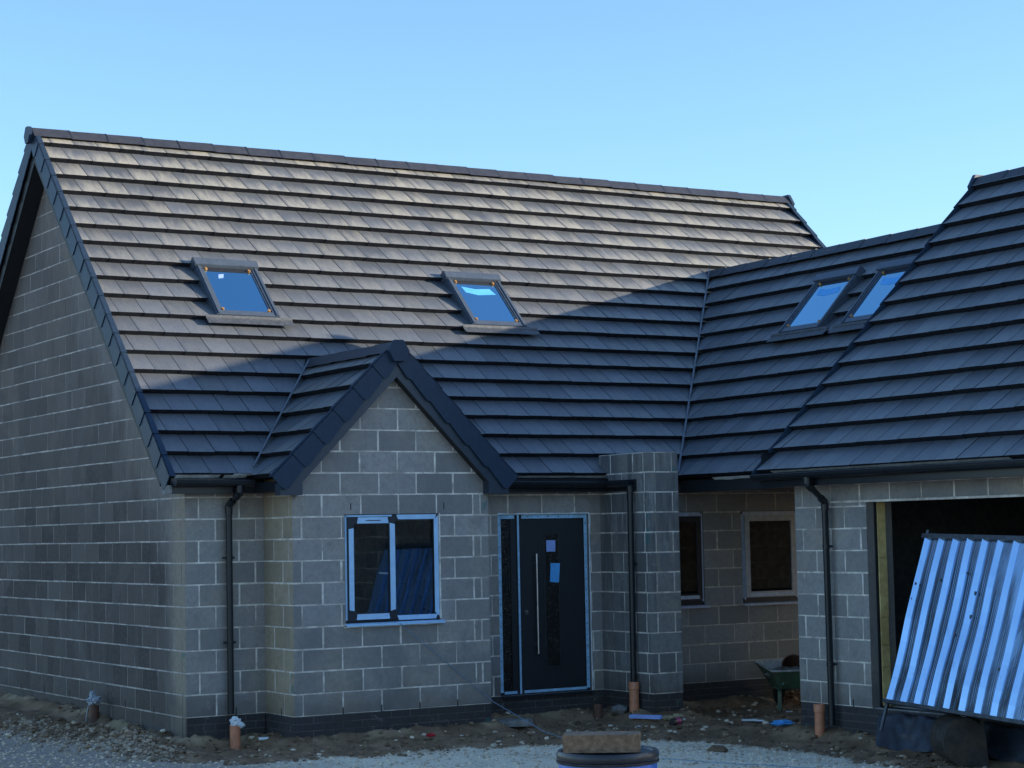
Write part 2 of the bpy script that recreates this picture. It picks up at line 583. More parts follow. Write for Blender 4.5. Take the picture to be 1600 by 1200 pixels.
# ------------------------------------------------------------------ roof builder
def roof_tiles(mb, O, U, S, N, W, L, g=0.327, tw=0.2975, half=(), wedges=(), u_off=0.0, bloom=lambda u, s: 1.0, rng=None):
    """overlapping flat tiles; coordinates (u along the eave, s up the slope); keeps half planes, cuts wedges"""
    rng = rng or random
    O, U, S, N = map(Vector, (O, U, S, N))
    th = 0.084
    rows = int(math.ceil(L / g))
    for i in range(rows):
        s0 = i * g
        s1 = min(L, s0 + g + 0.05)
        off = u_off + (tw / 2 if i % 2 else 0) - tw
        j = 0
        while off + j * tw < W:
            a, b = off + j * tw, off + (j + 1) * tw
            j += 1
            a2, b2 = max(a, 0), min(b, W)
            if b2 - a2 < 0.02:
                continue
            gap = 0.007
            sj = rng.uniform(-0.005, 0.005)
            base = [(a2 + gap / 2, s0 + sj), (b2 - gap / 2, s0 + sj), (b2 - gap / 2, s1), (a2 + gap / 2, s1)]
            pieces = [base]
            for h in half:
                pieces = [q for q in (clip(p, *h) for p in pieces) if q]
            for A, B in wedges:
                new = []
                for p in pieces:
                    q = clip(p, *A)
                    if q:
                        new.append(q)
                    q = clip(p, -A[0], -A[1], -A[2])
                    q = clip(q, *B) if q else None
                    if q:
                        new.append(q)
                pieces = new
            col = (rng.random(), bloom((a + b) / 2, s0), rng.random())
            ln = rng.uniform(-0.0012, 0.0015)
            tl = rng.uniform(-0.0012, 0.0012)
            for p in pieces:
                top, bot, uv = [], [], []
                for u, s in p:
                    f = (s - s0) / (g + 0.05)
                    n = 0.093 * (1 - f) + 0.010 * f + ln + tl * ((u - a) / tw - 0.5) * 2
                    top.append(O + U * u + S * s + N * n)
                    bot.append(O + U * u + S * (s + (0.024 if s < s0 + 0.012 else 0.0)) + N * (n - th))
                    uv.append(((u - a) / tw, (s - s0) / g))
                mb.face(top, 0, uv, col)
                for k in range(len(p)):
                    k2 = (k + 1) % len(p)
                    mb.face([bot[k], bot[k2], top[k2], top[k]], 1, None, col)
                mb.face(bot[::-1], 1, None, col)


def verge_caps(mb, O, S, N, E, L, g=0.327, drop=0.12, lip=0.06):
    """dry verge units; E points outward from the gable"""
    O, S, N, E = map(Vector, (O, S, N, E))
    i = 0
    while i * g < L - 0.05:
        a, b = i * g - 0.035, min(L, (i + 1) * g + 0.02)
        e0, e1 = 0.016, 0.004   # lower end rides over the one below
        n0, n1 = 0.012, 0.0
        prof = [(a, 0.098 + n0), (a, -drop + 0.05), (a + 0.012, -drop + 0.02), (a + 0.045, -drop), (b, -drop + 0.028), (b, 0.098 + n1)]

        def ee(s):
            f = (s - a) / (b - a)
            return e0 * (1 - f) + e1 * f
        inn = [O + S * s + N * n + E * (ee(s) - 0.014) for s, n in prof]
        out = [O + S * s + N * n + E * ee(s) for s, n in prof]
        mb.hexa(inn, out)
        # top lip lying on the tiles
        w = lip
        p = [O + S * a + N * (0.098 + n0) + E * ee(a), O + S * b + N * 0.098 + E * ee(b),
             O + S * b + N * 0.098 - E * w, O + S * a + N * (0.098 + n0) - E * w]
        q = [x - N * 0.012 for x in p]
        mb.hexa(q, p)
        i += 1


def ridge_run(mb, A, B, cross, w=0.17, d=0.15, step=0.475, th=0.02, flat=0.035, rise=0.0):
    """angular ridge tiles from A to B; cross is the horizontal unit vector across"""
    A, B, C = Vector(A), Vector(B), Vector(cross)
    D = (B - A).normalized()
    L = (B - A).length
    Z = Vector((0, 0, 1))
    n = max(1, round(L / step))
    st = L / n
    for i in range(n):
        a, b = i * st + 0.004, (i + 1) * st - 0.004
        lift = random.uniform(-0.003, 0.004)
        rings = []
        for s, k in ((a, 0.0), (b, 0.006)):
            c = A + D * s + Z * (lift + k)
            pr = [(-w, -d), (-flat, 0), (flat, 0), (w, -d), (w - th, -d), (flat * 0.6, -th), (-flat * 0.6, -th), (-w + th, -d)]
            rings.append([c + C * x + Z * z for x, z in pr])
        mb.hexa(rings[0], rings[1])
        # joint strap
        if i < n - 1:
            c0, c1 = A + D * (b - 0.006), A + D * (b + 0.014)
            pr = [(-w - 0.003, -d), (-flat, 0.007), (flat, 0.007), (w + 0.003, -d)]
            mb.hexa([c0 + C * x + Z * z for x, z in pr], [c1 + C * x + Z * z for x, z in pr], 1)


def ridge_cap(mb, P, D, C, r=0.17):
    """six-sided block end plate closing a ridge"""
    P, D, C = Vector(P), Vector(D), Vector(C)
    Z = Vector((0, 0, 1))
    pr = [(-r * 0.42, 0.03), (r * 0.42, 0.03), (r * 1.05, -r * 0.75), (r * 0.55, -r * 1.7), (-r * 0.55, -r * 1.7), (-r * 1.05, -r * 0.75)]
    mb.hexa([P + C * x + Z * z for x, z in pr], [P + D * 0.05 + C * x + Z * z for x, z in pr])


# =================================================================== THE HOUSE
R2 = math.sqrt(0.5)
house = thing('house', 'unrendered grey blockwork house with dark tiled roofs, porch gable and garage wing', 'house', (0, 0, 0))
RZ = 2.56                      # main roof: z = y + RZ (front slope)
RIDGE_Y = 4.215
RX0, RX1 = -0.24, 11.5         # verge to verge
DEPTH = 2 * RIDGE_Y
LX = 6.19                      # wing roof: z = LZ + LK*(x-LX)
LK, LZ = 1.055, 2.43
LRX = 8.95                     # wing ridge
LRZ = LZ + LK * (LRX - LX)
GX, GZ = 5.40, 2.395           # garage roof eave
GRX = 8.77
GRZ = GZ + (GRX - GX)
GY0 = -2.66                    # garage verge
GY1 = -11.4  # unseen far end, lengthened so the garage shades the yard
GWX, GWY = 5.723, -2.82        # garage wall corner
PX0, PX1, PY = 0.883, 3.208, -0.702
PRX = 2.045
PC = 1.736                     # porch left slope z = x + PC
PRZ = PRX + PC
PVY = -0.85                    # porch verge
rw = random.Random(3)

# ---- walls
mb = MB()
wall(mb, (0, 0), (1, 0), (0, -1), PX0, 0, 2.475, starts=(0.335, 0.15), quoin=0.0, rng=rw)
mb.build('wall', [M['block'], M['mortar'], M['dark_in']], house)
DOOR = (3.75, 4.98, 0.0, 2.035)
WB = (5.75, 6.63, 0.90, 2.035)
WA = (7.20, 8.08, 0.90, 2.035)
mb = MB()
wall(mb, (PX1, 0), (1, 0), (0, -1), 5.14 - PX1, 0, 2.475, opens=[(DOOR[0] - PX1, DOOR[1] - PX1, DOOR[2], DOOR[3])], starts=(0.45, 0.225), quoin=0, rng=rw)
o = mb.build('wall', [M['block'], M['mortar'], M['dark_in']], house)
mb = MB()
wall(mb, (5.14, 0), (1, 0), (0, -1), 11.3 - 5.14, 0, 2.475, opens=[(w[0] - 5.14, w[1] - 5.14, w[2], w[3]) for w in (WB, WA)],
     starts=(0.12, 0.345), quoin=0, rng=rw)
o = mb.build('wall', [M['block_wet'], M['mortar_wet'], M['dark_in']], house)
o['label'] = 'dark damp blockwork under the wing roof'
mb = MB()
gh = [hline((0, 2.43), (4.215, 6.645), (4.2, 0)), hline((8.43, 2.43), (4.215, 6.645), (4.2, 0))]
wall(mb, (0, 0), (0, 1), (-1, 0), DEPTH, 0, 6.7, half=gh, starts=(0.1, 0.325), joint=0.010, joint_z=0.015, quoin=0, rng=rw)
o = mb.build('gable_wall', [M['block_gable'], M['mortar_gable'], M['dark_in']], house)
o['label'] = 'tall gable wall with dark damp staining'
mb = MB()
wall(mb, (11.3, 0), (0, 1), (1, 0), DEPTH, 0, 6.7, half=gh, rng=rw)
wall(mb, (0, DEPTH), (1, 0), (0, 1), 11.3, 0, 2.475, rng=rw)
mb.build('wall', [M['block'], M['mortar'], M['dark_in']], house)

# ---- porch walls
mb = MB()
WIN = (1.475, 2.600, 0.90, 2.045)
apex = (PRX - PX0, 3.52)
ph = [hline((0, apex[1] - apex[0]), apex, (apex[0], 0)), hline((2 * apex[0], apex[1] - apex[0]), apex, (apex[0], 0))]
wall(mb, (PX0, PY), (1, 0), (0, -1), PX1 - PX0, 0, 3.6, opens=[(WIN[0] - PX0, WIN[1] - PX0, WIN[2], WIN[3])], half=ph, starts=(0.10, 0.335), rng=rw)
mb.build('porch_wall', [M['block'], M['mortar'], M['dark_in']], house)
mb = MB()
wall(mb, (PX0, 0), (0, -1), (-1, 0), -PY, 0, 2.43, starts=(0.46, 0.24), quoin=0.1, rng=rw)
mb.build('porch_wall', [M['block_warm'], M['mortar'], M['dark_in']], house)
mb = MB()
wall(mb, (PX1, PY), (0, 1), (1, 0), -PY, 0, 2.43, rng=rw)
mb.build('porch_wall', [M['block'], M['mortar'], M['dark_in']], house)

# ---- pier between the door and the passage
mb = MB()
pl, pr_, py = 5.14, 5.548, -0.986
wall(mb, (pl, 0), (0, -1), (-1, 0), -py, 0, 2.7, starts=(0.46, 0.235), quoin=0.1, rng=rw, thick=0.05)
wall(mb, (pl, py), (1, 0), (0, -1), pr_ - pl, 0, 2.7, starts=(0.5, 0.085), quoin=0.085, rng=rw, thick=0.05)
wall(mb, (pr_, py), (0, 1), (1, 0), -py, 0, 2.7, starts=(0.3, 0.1), rng=rw, thick=0.05)
mb.face([(pl, py, 2.692), (pr_, py, 2.692), (pr_, 0, 2.692), (pl, 0, 2.692)], 1)
mb.build('pier', [M['block_pier'], M['mortar'], M['dark_in']], house)

# ---- garage walls
GO = (3.935, 6.45, 0.0, 2.085)
mb = MB()
wall(mb, (GWX, GWY), (0, -1), (-1, 0), 8.4, 0, 2.36, opens=[(GO[0] + GWY, GO[1] + GWY, 0.0, GO[3])],
     starts=(0.33, 0.12), quoin=0, rng=rw, thick=0.1)
mb.build('garage_wall', [M['block'], M['mortar'], M['dark_in']], house)
# inner leaf beside the opening, and the wall that faces the passage
mb = MB()
gg = [hline((0, 2.35), (3.05, 5.40), (3.05, 0)), hline((6.1, 2.35), (3.05, 5.40), (3.05, 0))]
wall(mb, (GWX, GWY), (1, 0), (0, 1), 6.1, 0, 5.5, half=gg, rng=rw)
wall(mb, (GWX, GY1 + 0.18), (1, 0), (0, -1), 6.1, 0, 5.5, half=gg, rng=rw)
wall(mb, (GWX + 6.1, GWY), (0, -1), (1, 0), 8.4, 0, 2.36, rng=rw)
wall(mb, (11.5, GWY), (0, 1), (-1, 0), 0.62, 0, 2.4, rng=rw)  # unseen stub wall, added to keep direct sun off the passage wall
mb.build('garage_wall', [M['block'], M['mortar'], M['dark_in']], house)
mb = MB()
wall(mb, (GWX + 0.24, GWY - 0.1), (0, -1), (-1, 0), 8.2, 0, 2.36, opens=[(GO[0] + GWY - 0.1, GO[1] + GWY + 0.1, 0, GO[3])], rng=rw)
mb.build('garage_wall', [M['block'], M['mortar'], M['dark_in']], house)
# cavity at the jamb: dark closer strip and yellow insulation
mb = MB()
mb.box(GWX + 0.104, GWX + 0.13, -GO[0] - 0.012, -GO[0] + 0.05, -0.02, 2.08)
mb.build('cavity_closer', M['dpc'], house)
mb = MB()
for z0, z1 in ((0.02, 0.40), (0.404, 0.62), (0.624, 0.90), (0.904, 1.50), (1.504, 2.06)):
    j = random.uniform(-0.006, 0.006)
    mb.box(GWX + 0.131, GWX + 0.236, -GO[0] - 0.02 + j, -GO[0] + 0.06, z0, z1)
mb.build('cavity_insulation', M['insul'], house)
# lintel lip over the garage opening
mb = MB()
mb.box(GWX - 0.012, GWX + 0.10, -GO[1] - 0.15, -GO[0] + 0.55, 2.062, 2.084)
mb.build('lintel', M['mortar'], house)

# ---- brick plinth
mb = MB()
kw = dict(row=0.075, blk=0.225, starts=(0.1, 0.2125), quoin=0, rng=rw, joint=0.009, proud=0.004, thick=0.1)
zb0, zb1 = -0.45, -0.004
for (O, U, N, W) in (((0, 0.006), (1, 0), (0, -1), PX0), ((PX0 + .004, 0), (0, -1), (-1, 0), -PY - .004), ((PX0 + .004, PY + .004), (1, 0), (0, -1), PX1 - PX0 - .008),
                     ((PX1, 0.006), (1, 0), (0, -1), 8.0), ((pl + .004, 0), (0, -1), (-1, 0), -py - .004), ((pl + .004, py + .004), (1, 0), (0, -1), pr_ - pl - .008),
                     ((pr_ - .004, py + .004), (0, 1), (1, 0), -py), ((GWX + .004, GWY), (0, -1), (-1, 0), 8.4)):
    wall(mb, O, U, N, W, zb0, zb1, **kw)
mb.build('plinth', [M['brick'], M['mortar_dark'], M['dark_in']], house)
mb = MB()
wall(mb, (0.005, 0.0), (0, 1), (-1, 0), DEPTH, zb0, zb1, row=0.225, blk=0.45, starts=(0.2, 0.4), quoin=0, rng=rw, joint=0.008)
o = mb.build('plinth', [M['block_gable'], M['mortar_gable'], M['dark_in']], house)
# weep vents: dark slots in the lowest course
def vent(*q):
    mb = MB()
    mb.box(*q)
    mb.build('weep_vent', M['dpc'], house)


for x in (1.434, 2.334, 1.88, 2.79):
    vent(x - 0.006, x + 0.006, PY - 0.003, PY + 0.01, 0.0, 0.068)
for y in (0.9, 1.75, 2.6, 3.6, 4.5, 5.4):
    vent(-0.003, 0.01, y - 0.007, y + 0.007, 0.0, 0.072)
vent(0.545, 0.557, -0.003, 0.01, 0.0, 0.07)
vent(PX0 - 0.003, PX0 + 0.01, -0.40, -0.388, 0.0, 0.07)
vent(GWX - 0.003, GWX + 0.01, -3.66, -3.645, 0.0, 0.072)
vent(GWX - 0.003, GWX + 0.01, -3.215, -3.20, 2.09, 2.16)
for x in (1.55, 2.66):
    vent(x - 0.005, x + 0.005, PY - 0.003, PY + 0.01, 2.09, 2.16)


# ---- interior: floors and ceiling so that panes look into dark rooms
mb = MB()
mb.box(0.12, 11.2, 0.12, DEPTH - 0.12, -0.1, 0.0)
mb.box(0.12, 11.2, 0.12, DEPTH - 0.12, 2.42, 2.44)
mb.box(3.40, 3.46, 0.12, DEPTH - 0.12, 0.0, 2.41)
mb.box(5.30, 5.36, 0.12, DEPTH - 0.12, 0.0, 2.41)
mb.box(0.12, 11.2, 3.6, 3.66, 0.0, 2.41)
mb.box(PX0 + 0.11, PX1 - 0.11, PY + 0.11, 0.10, -0.1, 0.0)
mb.build('interior', M['dark_in'], house)
mb = MB()
mb.box(GWX + 0.36, GWX + 6.0, GY1 + 0.3, GWY - 0.12, -0.12, -0.03)
mb.build('garage_floor', M['concrete'], house)
mb = MB()
mb.box(6.3, 11.6, GWY + 0.03, -0.03, 2.29, 2.31)
mb.box(GWX + 0.36, GWX + 6.0, GY1 + 0.3, GWY - 0.12, 2.36, 2.38)
mb.build('ceiling', M['soffit'], house)


# ---- roofs
def main_z(y):
    return y + RZ


def bloom_main(u, s):
    x = RX0 + u
    f = 0.16 + 0.84 * min(1, max(0, (s - 2.2) / 3.2))
    f = min(1.0, f + 0.30 * min(1, max(0, (x - 4.5) / 4)))
    return f


rr = random.Random(11)
EY = -0.10
S_M, N_M = Vector((0, R2, R2)), Vector((0, -R2, R2))
LM = (RIDGE_Y - EY) / R2
us = lambda x, y: (x - RX0, (y - EY) / R2)      # main roof: plan point to (u,s)
# wing valley and porch valley, seen in (u,s) of the main slope
vy = lambda x: LZ + LK * (x - LX) - RZ
v_bot, v_top = us(LX, vy(LX)), us(LRX, vy(LRX))
v_mir = us(2 * LRX - LX, vy(LX))
wing_w = (hline(v_bot, v_top, (0, 3)), hline(v_mir, v_top, (14, 3)))
pv_bot, pv_top, pv_mir = us(0.741, 0.741 + PC - RZ), us(PRX, PRZ - RZ), us(2 * PRX - 0.741, 0.741 + PC - RZ)
porch_w = (hline(pv_bot, pv_top, (0, 3)), hline(pv_mir, pv_top, (8, 3)))
mb = MB()
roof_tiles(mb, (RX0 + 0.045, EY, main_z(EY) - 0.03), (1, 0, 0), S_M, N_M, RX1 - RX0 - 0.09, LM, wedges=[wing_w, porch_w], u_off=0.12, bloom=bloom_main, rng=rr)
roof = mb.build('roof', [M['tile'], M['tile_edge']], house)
roof['label'] = 'long main roof slope of weathered grey tiles'
# felt and rafters zone below the tiles, plus the rear slope
mb = MB()
A0, A1 = (RX0 + 0.06, EY + 0.02, main_z(EY) - 0.09), (RX0 + 0.06, RIDGE_Y, main_z(RIDGE_Y) - 0.11)
B0, B1 = (RX1 - 0.06, EY + 0.02, main_z(EY) - 0.09), (RX1 - 0.06, RIDGE_Y, main_z(RIDGE_Y) - 0.11)
mb.face([A0, B0, B1, A1])
mb.build('roof_felt', M['felt'], roof)
mb = MB()
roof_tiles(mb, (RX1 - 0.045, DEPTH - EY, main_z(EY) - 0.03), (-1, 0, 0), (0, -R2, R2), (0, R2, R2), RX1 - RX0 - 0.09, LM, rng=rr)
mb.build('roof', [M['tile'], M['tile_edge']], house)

# verge caps and bargeboards of the main roof
mb = MB()
verge_caps(mb, (RX0, EY - 0.02, main_z(EY - 0.02) - 0.03), S_M, N_M, (-1, 0, 0), LM)
mb.build('verge_trim', M['verge'], roof)
mb = MB()
verge_caps(mb, (RX0, DEPTH - EY + 0.02, main_z(EY - 0.02) - 0.03), (0, -R2, R2), (0, R2, R2), (-1, 0, 0), LM)
mb.build('verge_trim', M['verge'], roof)
mb = MB()
verge_caps(mb, (RX1, EY - 0.02, main_z(EY - 0.02) - 0.03), S_M, N_M, (1, 0, 0), LM)
mb.build('verge_trim', M['verge'], roof)
for sx, bx in ((1, RX0 + 0.03), (1, RX1 - 0.05)):
    for (y0, y1, zz0, zz1) in ((EY + 0.25, RIDGE_Y, main_z(EY + 0.25), main_z(RIDGE_Y)), (DEPTH - EY - 0.25, RIDGE_Y, main_z(EY + 0.25), main_z(RIDGE_Y))):
        mb = MB()
        a = [(bx, y0, zz0 - 0.12), (bx, y1, zz1 - 0.12), (bx, y1, zz1 - 0.34), (bx, y0, zz0 - 0.34)]
        mb.hexa(a, [(x + 0.02, y, z) for x, y, z in a])
        e = 0.0 if bx < 1 else -0.2
        mb.hexa([(bx + 0.02 + e, y0, zz0 - 0.31), (bx + 0.02 + e, y1, zz1 - 0.31), (bx + 0.02 + e, y1, zz1 - 0.33), (bx + 0.02 + e, y0, zz0 - 0.33)],
                [(bx + 0.22 + e, y0, zz0 - 0.31), (bx + 0.22 + e, y1, zz1 - 0.31), (bx + 0.22 + e, y1, zz1 - 0.33), (bx + 0.22 + e, y0, zz0 - 0.33)])
        mb.build('bargeboard', M['soffit'], roof)
mb = MB()
zr = main_z(RIDGE_Y) + 0.085
ridge_run(mb, (RX0 - 0.02, RIDGE_Y, zr), (RX1 + 0.02, RIDGE_Y, zr), (0, 1, 0), w=0.15, d=0.12)
mb.build('ridge_tiles', [M['ridge'], M['black']], roof)
mb = MB()
ridge_cap(mb, (RX0 - 0.02, RIDGE_Y, zr - 0.02), (-1, 0, 0), (0, 1, 0), 0.10)
mb.build('ridge_end_cap', M['verge'], roof)
mb = MB()
ridge_cap(mb, (RX1 + 0.02, RIDGE_Y, zr), (1, 0, 0), (0, 1, 0), 0.16)
mb.build('ridge_end_cap', M['verge'], roof)

# wing roof (faces -X)
ln = math.hypot(1, LK)
S_L, N_L = Vector((1 / ln, 0, LK / ln)), Vector((-LK / ln, 0, 1 / ln))
LL = (LRX - LX) * ln
WY0 = 3.0
lu = lambda x, y: (WY0 - y, (x - LX) * ln)       # u runs towards the camera (-Y)
low = lambda u, s: 0.22
mb = MB()
lv = hline(lu(LX, vy(LX)), lu(LRX, vy(LRX)), (8, 0))
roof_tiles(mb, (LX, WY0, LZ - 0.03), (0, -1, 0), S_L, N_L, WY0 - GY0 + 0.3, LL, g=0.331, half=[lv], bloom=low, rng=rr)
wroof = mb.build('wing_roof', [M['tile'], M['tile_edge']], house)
mb = MB()
mb.face([(LX + 0.03, GWY, LZ - 0.08), (LX + 0.03, vy(LX), LZ - 0.08), (LRX, vy(LRX), LRZ - 0.1), (LRX, GWY, LRZ - 0.1)])
mb.face([(2 * LRX - LX, GWY, LZ - 0.05), (2 * LRX - LX, 1.2, LZ - 0.05), (LRX, 3.0, LRZ - 0.02), (LRX, GWY, LRZ - 0.02)])
mb.build('roof_felt', M['felt'], wroof)
mb = MB()
ridge_run(mb, (LRX, vy(LRX) + 0.08, LRZ + 0.065), (LRX, GY0 - 0.2, LRZ + 0.065), (1, 0, 0), w=0.15, d=0.12)
mb.build('ridge_tiles', [M['ridge'], M['black']], wroof)
# garage roof
S_G, N_G = Vector((R2, 0, R2)), Vector((-R2, 0, R2))
LG = (GRX - GX) / R2
mb = MB()
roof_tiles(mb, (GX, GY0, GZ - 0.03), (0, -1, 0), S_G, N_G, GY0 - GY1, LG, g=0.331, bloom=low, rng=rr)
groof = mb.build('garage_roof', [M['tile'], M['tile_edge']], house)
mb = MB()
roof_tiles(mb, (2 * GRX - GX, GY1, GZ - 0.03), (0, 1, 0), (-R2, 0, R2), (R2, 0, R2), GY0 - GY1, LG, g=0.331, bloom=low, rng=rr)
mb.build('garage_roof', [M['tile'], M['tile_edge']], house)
mb = MB()
mb.face([(GX + 0.03, GY0 - 0.05, GZ - 0.09), (GX + 0.03, GY1 + .05, GZ - 0.09), (GRX, GY1 + .05, GRZ - 0.1), (GRX, GY0 - 0.05, GRZ - 0.1)])
mb.face([(2 * GRX - GX, GY0 - 0.05, GZ - 0.09), (2 * GRX - GX, GY1 + .05, GZ - 0.09), (GRX, GY1 + .05, GRZ - 0.1), (GRX, GY0 - 0.05, GRZ - 0.1)])
mb.build('roof_felt', M['felt'], groof)
mb = MB()
verge_caps(mb, (GX, GY0 + 0.012, GZ - 0.045), S_G, N_G, (0, 1, 0), LG, g=0.331, lip=0.006, drop=0.05)
mb.build('verge_trim', M['verge'], groof)
mb = MB()
verge_caps(mb, (2 * GRX - GX, GY0 + 0.012, GZ - 0.035), (-R2, 0, R2), (R2, 0, R2), (0, 1, 0), LG, g=0.331, lip=0.02)
mb.build('verge_trim', M['verge'], groof)
mb = MB()
ridge_run(mb, (GRX, GY0 + 0.02, GRZ + 0.06), (GRX, GY1, GRZ + 0.06), (1, 0, 0), w=0.15, d=0.12)
mb.build('ridge_tiles', [M['ridge'], M['black']], groof)
mb = MB()
ridge_cap(mb, (GRX, GY0 + 0.02, GRZ + 0.06), (0, 1, 0), (1, 0, 0), 0.15)
mb.build('ridge_end_cap', M['verge'], groof)

# porch roof
PEX = 0.70
PL = (PRX - PEX) / R2
S_P, N_P = Vector((R2, 0, R2)), Vector((-R2, 0, R2))
PY1 = 1.5
pu = lambda x, y: (PY1 - y, (x - PEX) / R2)
mb = MB()
pvl = hline(pu(0.741, 0.741 + PC - RZ), pu(PRX, PRZ - RZ), (3, 0))
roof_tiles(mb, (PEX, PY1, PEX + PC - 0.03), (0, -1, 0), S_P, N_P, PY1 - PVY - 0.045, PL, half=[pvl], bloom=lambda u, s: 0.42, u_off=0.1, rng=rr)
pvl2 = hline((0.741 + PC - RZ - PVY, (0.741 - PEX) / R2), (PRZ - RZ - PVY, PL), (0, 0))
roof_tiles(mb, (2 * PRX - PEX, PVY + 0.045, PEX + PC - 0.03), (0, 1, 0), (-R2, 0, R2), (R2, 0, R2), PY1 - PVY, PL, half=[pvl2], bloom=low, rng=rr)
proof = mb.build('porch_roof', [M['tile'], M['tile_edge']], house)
mb = MB()
verge_caps(mb, (PEX - 0.015, PVY, PEX - 0.015 + PC - 0.035), S_P, N_P, (0, -1, 0), PL - 0.06, drop=0.115)
mb.build('verge_trim', M['verge'], proof)
mb = MB()
verge_caps(mb, (2 * PRX - PEX + 0.015, PVY, PEX - 0.015 + PC - 0.035), (-R2, 0, R2), (R2, 0, R2), (0, -1, 0), PL - 0.06, drop=0.115)
mb.build('verge_trim', M['verge'], proof)
mb = MB()
ridge_run(mb, (PRX, PVY - 0.005, PRZ + 0.065), (PRX, PRZ - RZ + 0.1, PRZ + 0.065), (1, 0, 0), w=0.15, d=0.12, step=0.45)
mb.build('ridge_tiles', [M['ridge'], M['black']], proof)
mb = MB()
ridge_cap(mb, (PRX, PVY - 0.005, PRZ + 0.055), (0, -1, 0), (1, 0, 0), 0.115)
mb.build('ridge_end_cap', M['verge'], proof)
# bargeboards, box ends and soffits of the porch gable
for sg in (-1, 1):
    mb = MB()
    xe, ze = PRX + sg * (PRX - PEX), PEX + PC
    for y0, th, da, db in ((PVY + 0.02, 0.02, 0.10, 0.30),):
        q = clip([(xe, ze - da), (PRX, PRZ - da), (PRX, PRZ - db), (xe, ze - db)], 0, -1, -(ze - 0.185))
        a = [(x, y0, z) for x, z in q]
        mb.hexa(a, [(x, y + th, z) for x, y, z in a])
    # box end
    a = [(xe + sg * 0.005, ze - 0.07), (xe - sg * 0.24, ze + 0.02), (xe - sg * 0.24, ze - 0.19), (xe + sg * 0.005, ze - 0.19)]
    mb.hexa([(x, PVY + 0.017, z) for x, z in a], [(x, PY + (0.0 if sg < 0 else 0.0) - 0.004, z) for x, z in a])
    mb.build('bargeboard', M['barge'], proof)
for sg in (-1, 1):
    mb = MB()
    xe, ze = PRX + sg * (PRX - PEX), PEX + PC
    xe, ze = xe - sg * 0.12, ze + 0.12
    a = [(xe, PVY + 0.04, ze - 0.27), (PRX, PVY + 0.04, PRZ - 0.27), (PRX, PVY + 0.04, PRZ - 0.29), (xe, PVY + 0.04, ze - 0.29)]
    mb.hexa(a, [(x, PY + 0.05, z) for x, y, z in a])
    mb.build('soffit', M['soffit'], proof)

# valley troughs
mb = MB()
def strip(a, b, w, N):
    mb = MB()
    a, b, N = Vector(a), Vector(b), Vector(N).normalized()
    s = (b - a).cross(N).normalized() * w
    p = [a - s, a + s, b + s, b - s]
    mb.hexa([q for q in p], [q + N * 0.012 for q in p])
    mb.build('valley_trough', M['valley'], house)
z_ = 0.094
strip((LX - 0.02, vy(LX - 0.02), main_z(vy(LX - 0.02)) + z_), (LRX, vy(LRX), LRZ + z_), 0.011, (-0.6, -0.6, 1))
strip((0.735, 0.735 + PC - RZ, 0.735 + PC + z_), (PRX - 0.05, PRZ - RZ - 0.05, PRZ - 0.05 + z_), 0.010, (-0.6, -0.6, 1))
strip((2 * PRX - 0.735, 0.735 + PC - RZ, 0.735 + PC + z_), (PRX + 0.05, PRZ - RZ - 0.05, PRZ - 0.05 + z_), 0.010, (0.6, -0.6, 1))


# ---- fascias, gutters, downpipes
def gutter(name, A, B, cross, r=0.055, caps=True):
    """half-round gutter with fascia brackets; cross points outward from the wall"""
    A, B, C = Vector(A), Vector(B), Vector(cross)
    mb = MB()
    Z = Vector((0, 0, 1))
    n = 12
    outer = [(-r * math.cos(math.pi * k / n), -r * math.sin(math.pi * k / n)) for k in range(n + 1)]
    inner = [(x * 0.93, z * 0.93) for x, z in outer][::-1]
    # rolled lip
    prof = outer[:-1] + [(r, 0.0), (r + 0.006, 0.006), (r, 0.012), (r * 0.90, 0.008)] + inner[1:-1] + [(-r * 0.92, 0.008)]
    mb.hexa([A + C * x + Z * z for x, z in prof], [B + C * x + Z * z for x, z in prof])
    L = (B - A).length
    D = (B - A).normalized()
    k = 0.35
    while k < L:
        c = A + D * k
        pr = [(-r * 1.02, 0.0)] + [(-r * 1.06 * math.cos(math.pi * i / 10), -r * 1.06 * math.sin(math.pi * i / 10)) for i in range(11)] + [(r * 1.0, 0.016)]
        mb.hexa([c + C * x + Z * z for x, z in pr], [c + D * 0.03 + C * x + Z * z for x, z in pr])
        k += 0.85
    g = mb.build(name, M['black'], house, weld=True)
    return g


gutter('gutter', (RX0 + 0.03, -0.245, 2.41), (0.66, -0.245, 2.405), (0, -1, 0))
gutter('gutter', (2 * PRX - PEX - 0.02, -0.245, 2.385), (5.02, -0.245, 2.375), (0, -1, 0))
gutter('gutter', (5.078, -0.19, 2.372), (5.078, -0.76, 2.368), (-1, 0, 0))
gutter('gutter', (GX - 0.065, GY0 + 0.03, 2.37), (GX - 0.065, GY1, 2.375), (-1, 0, 0))


def fascia(*boxes, mat='black'):
    mb = MB()
    for q in boxes:
        mb.box(*q)
    mb.build('fascia', M[mat], house)


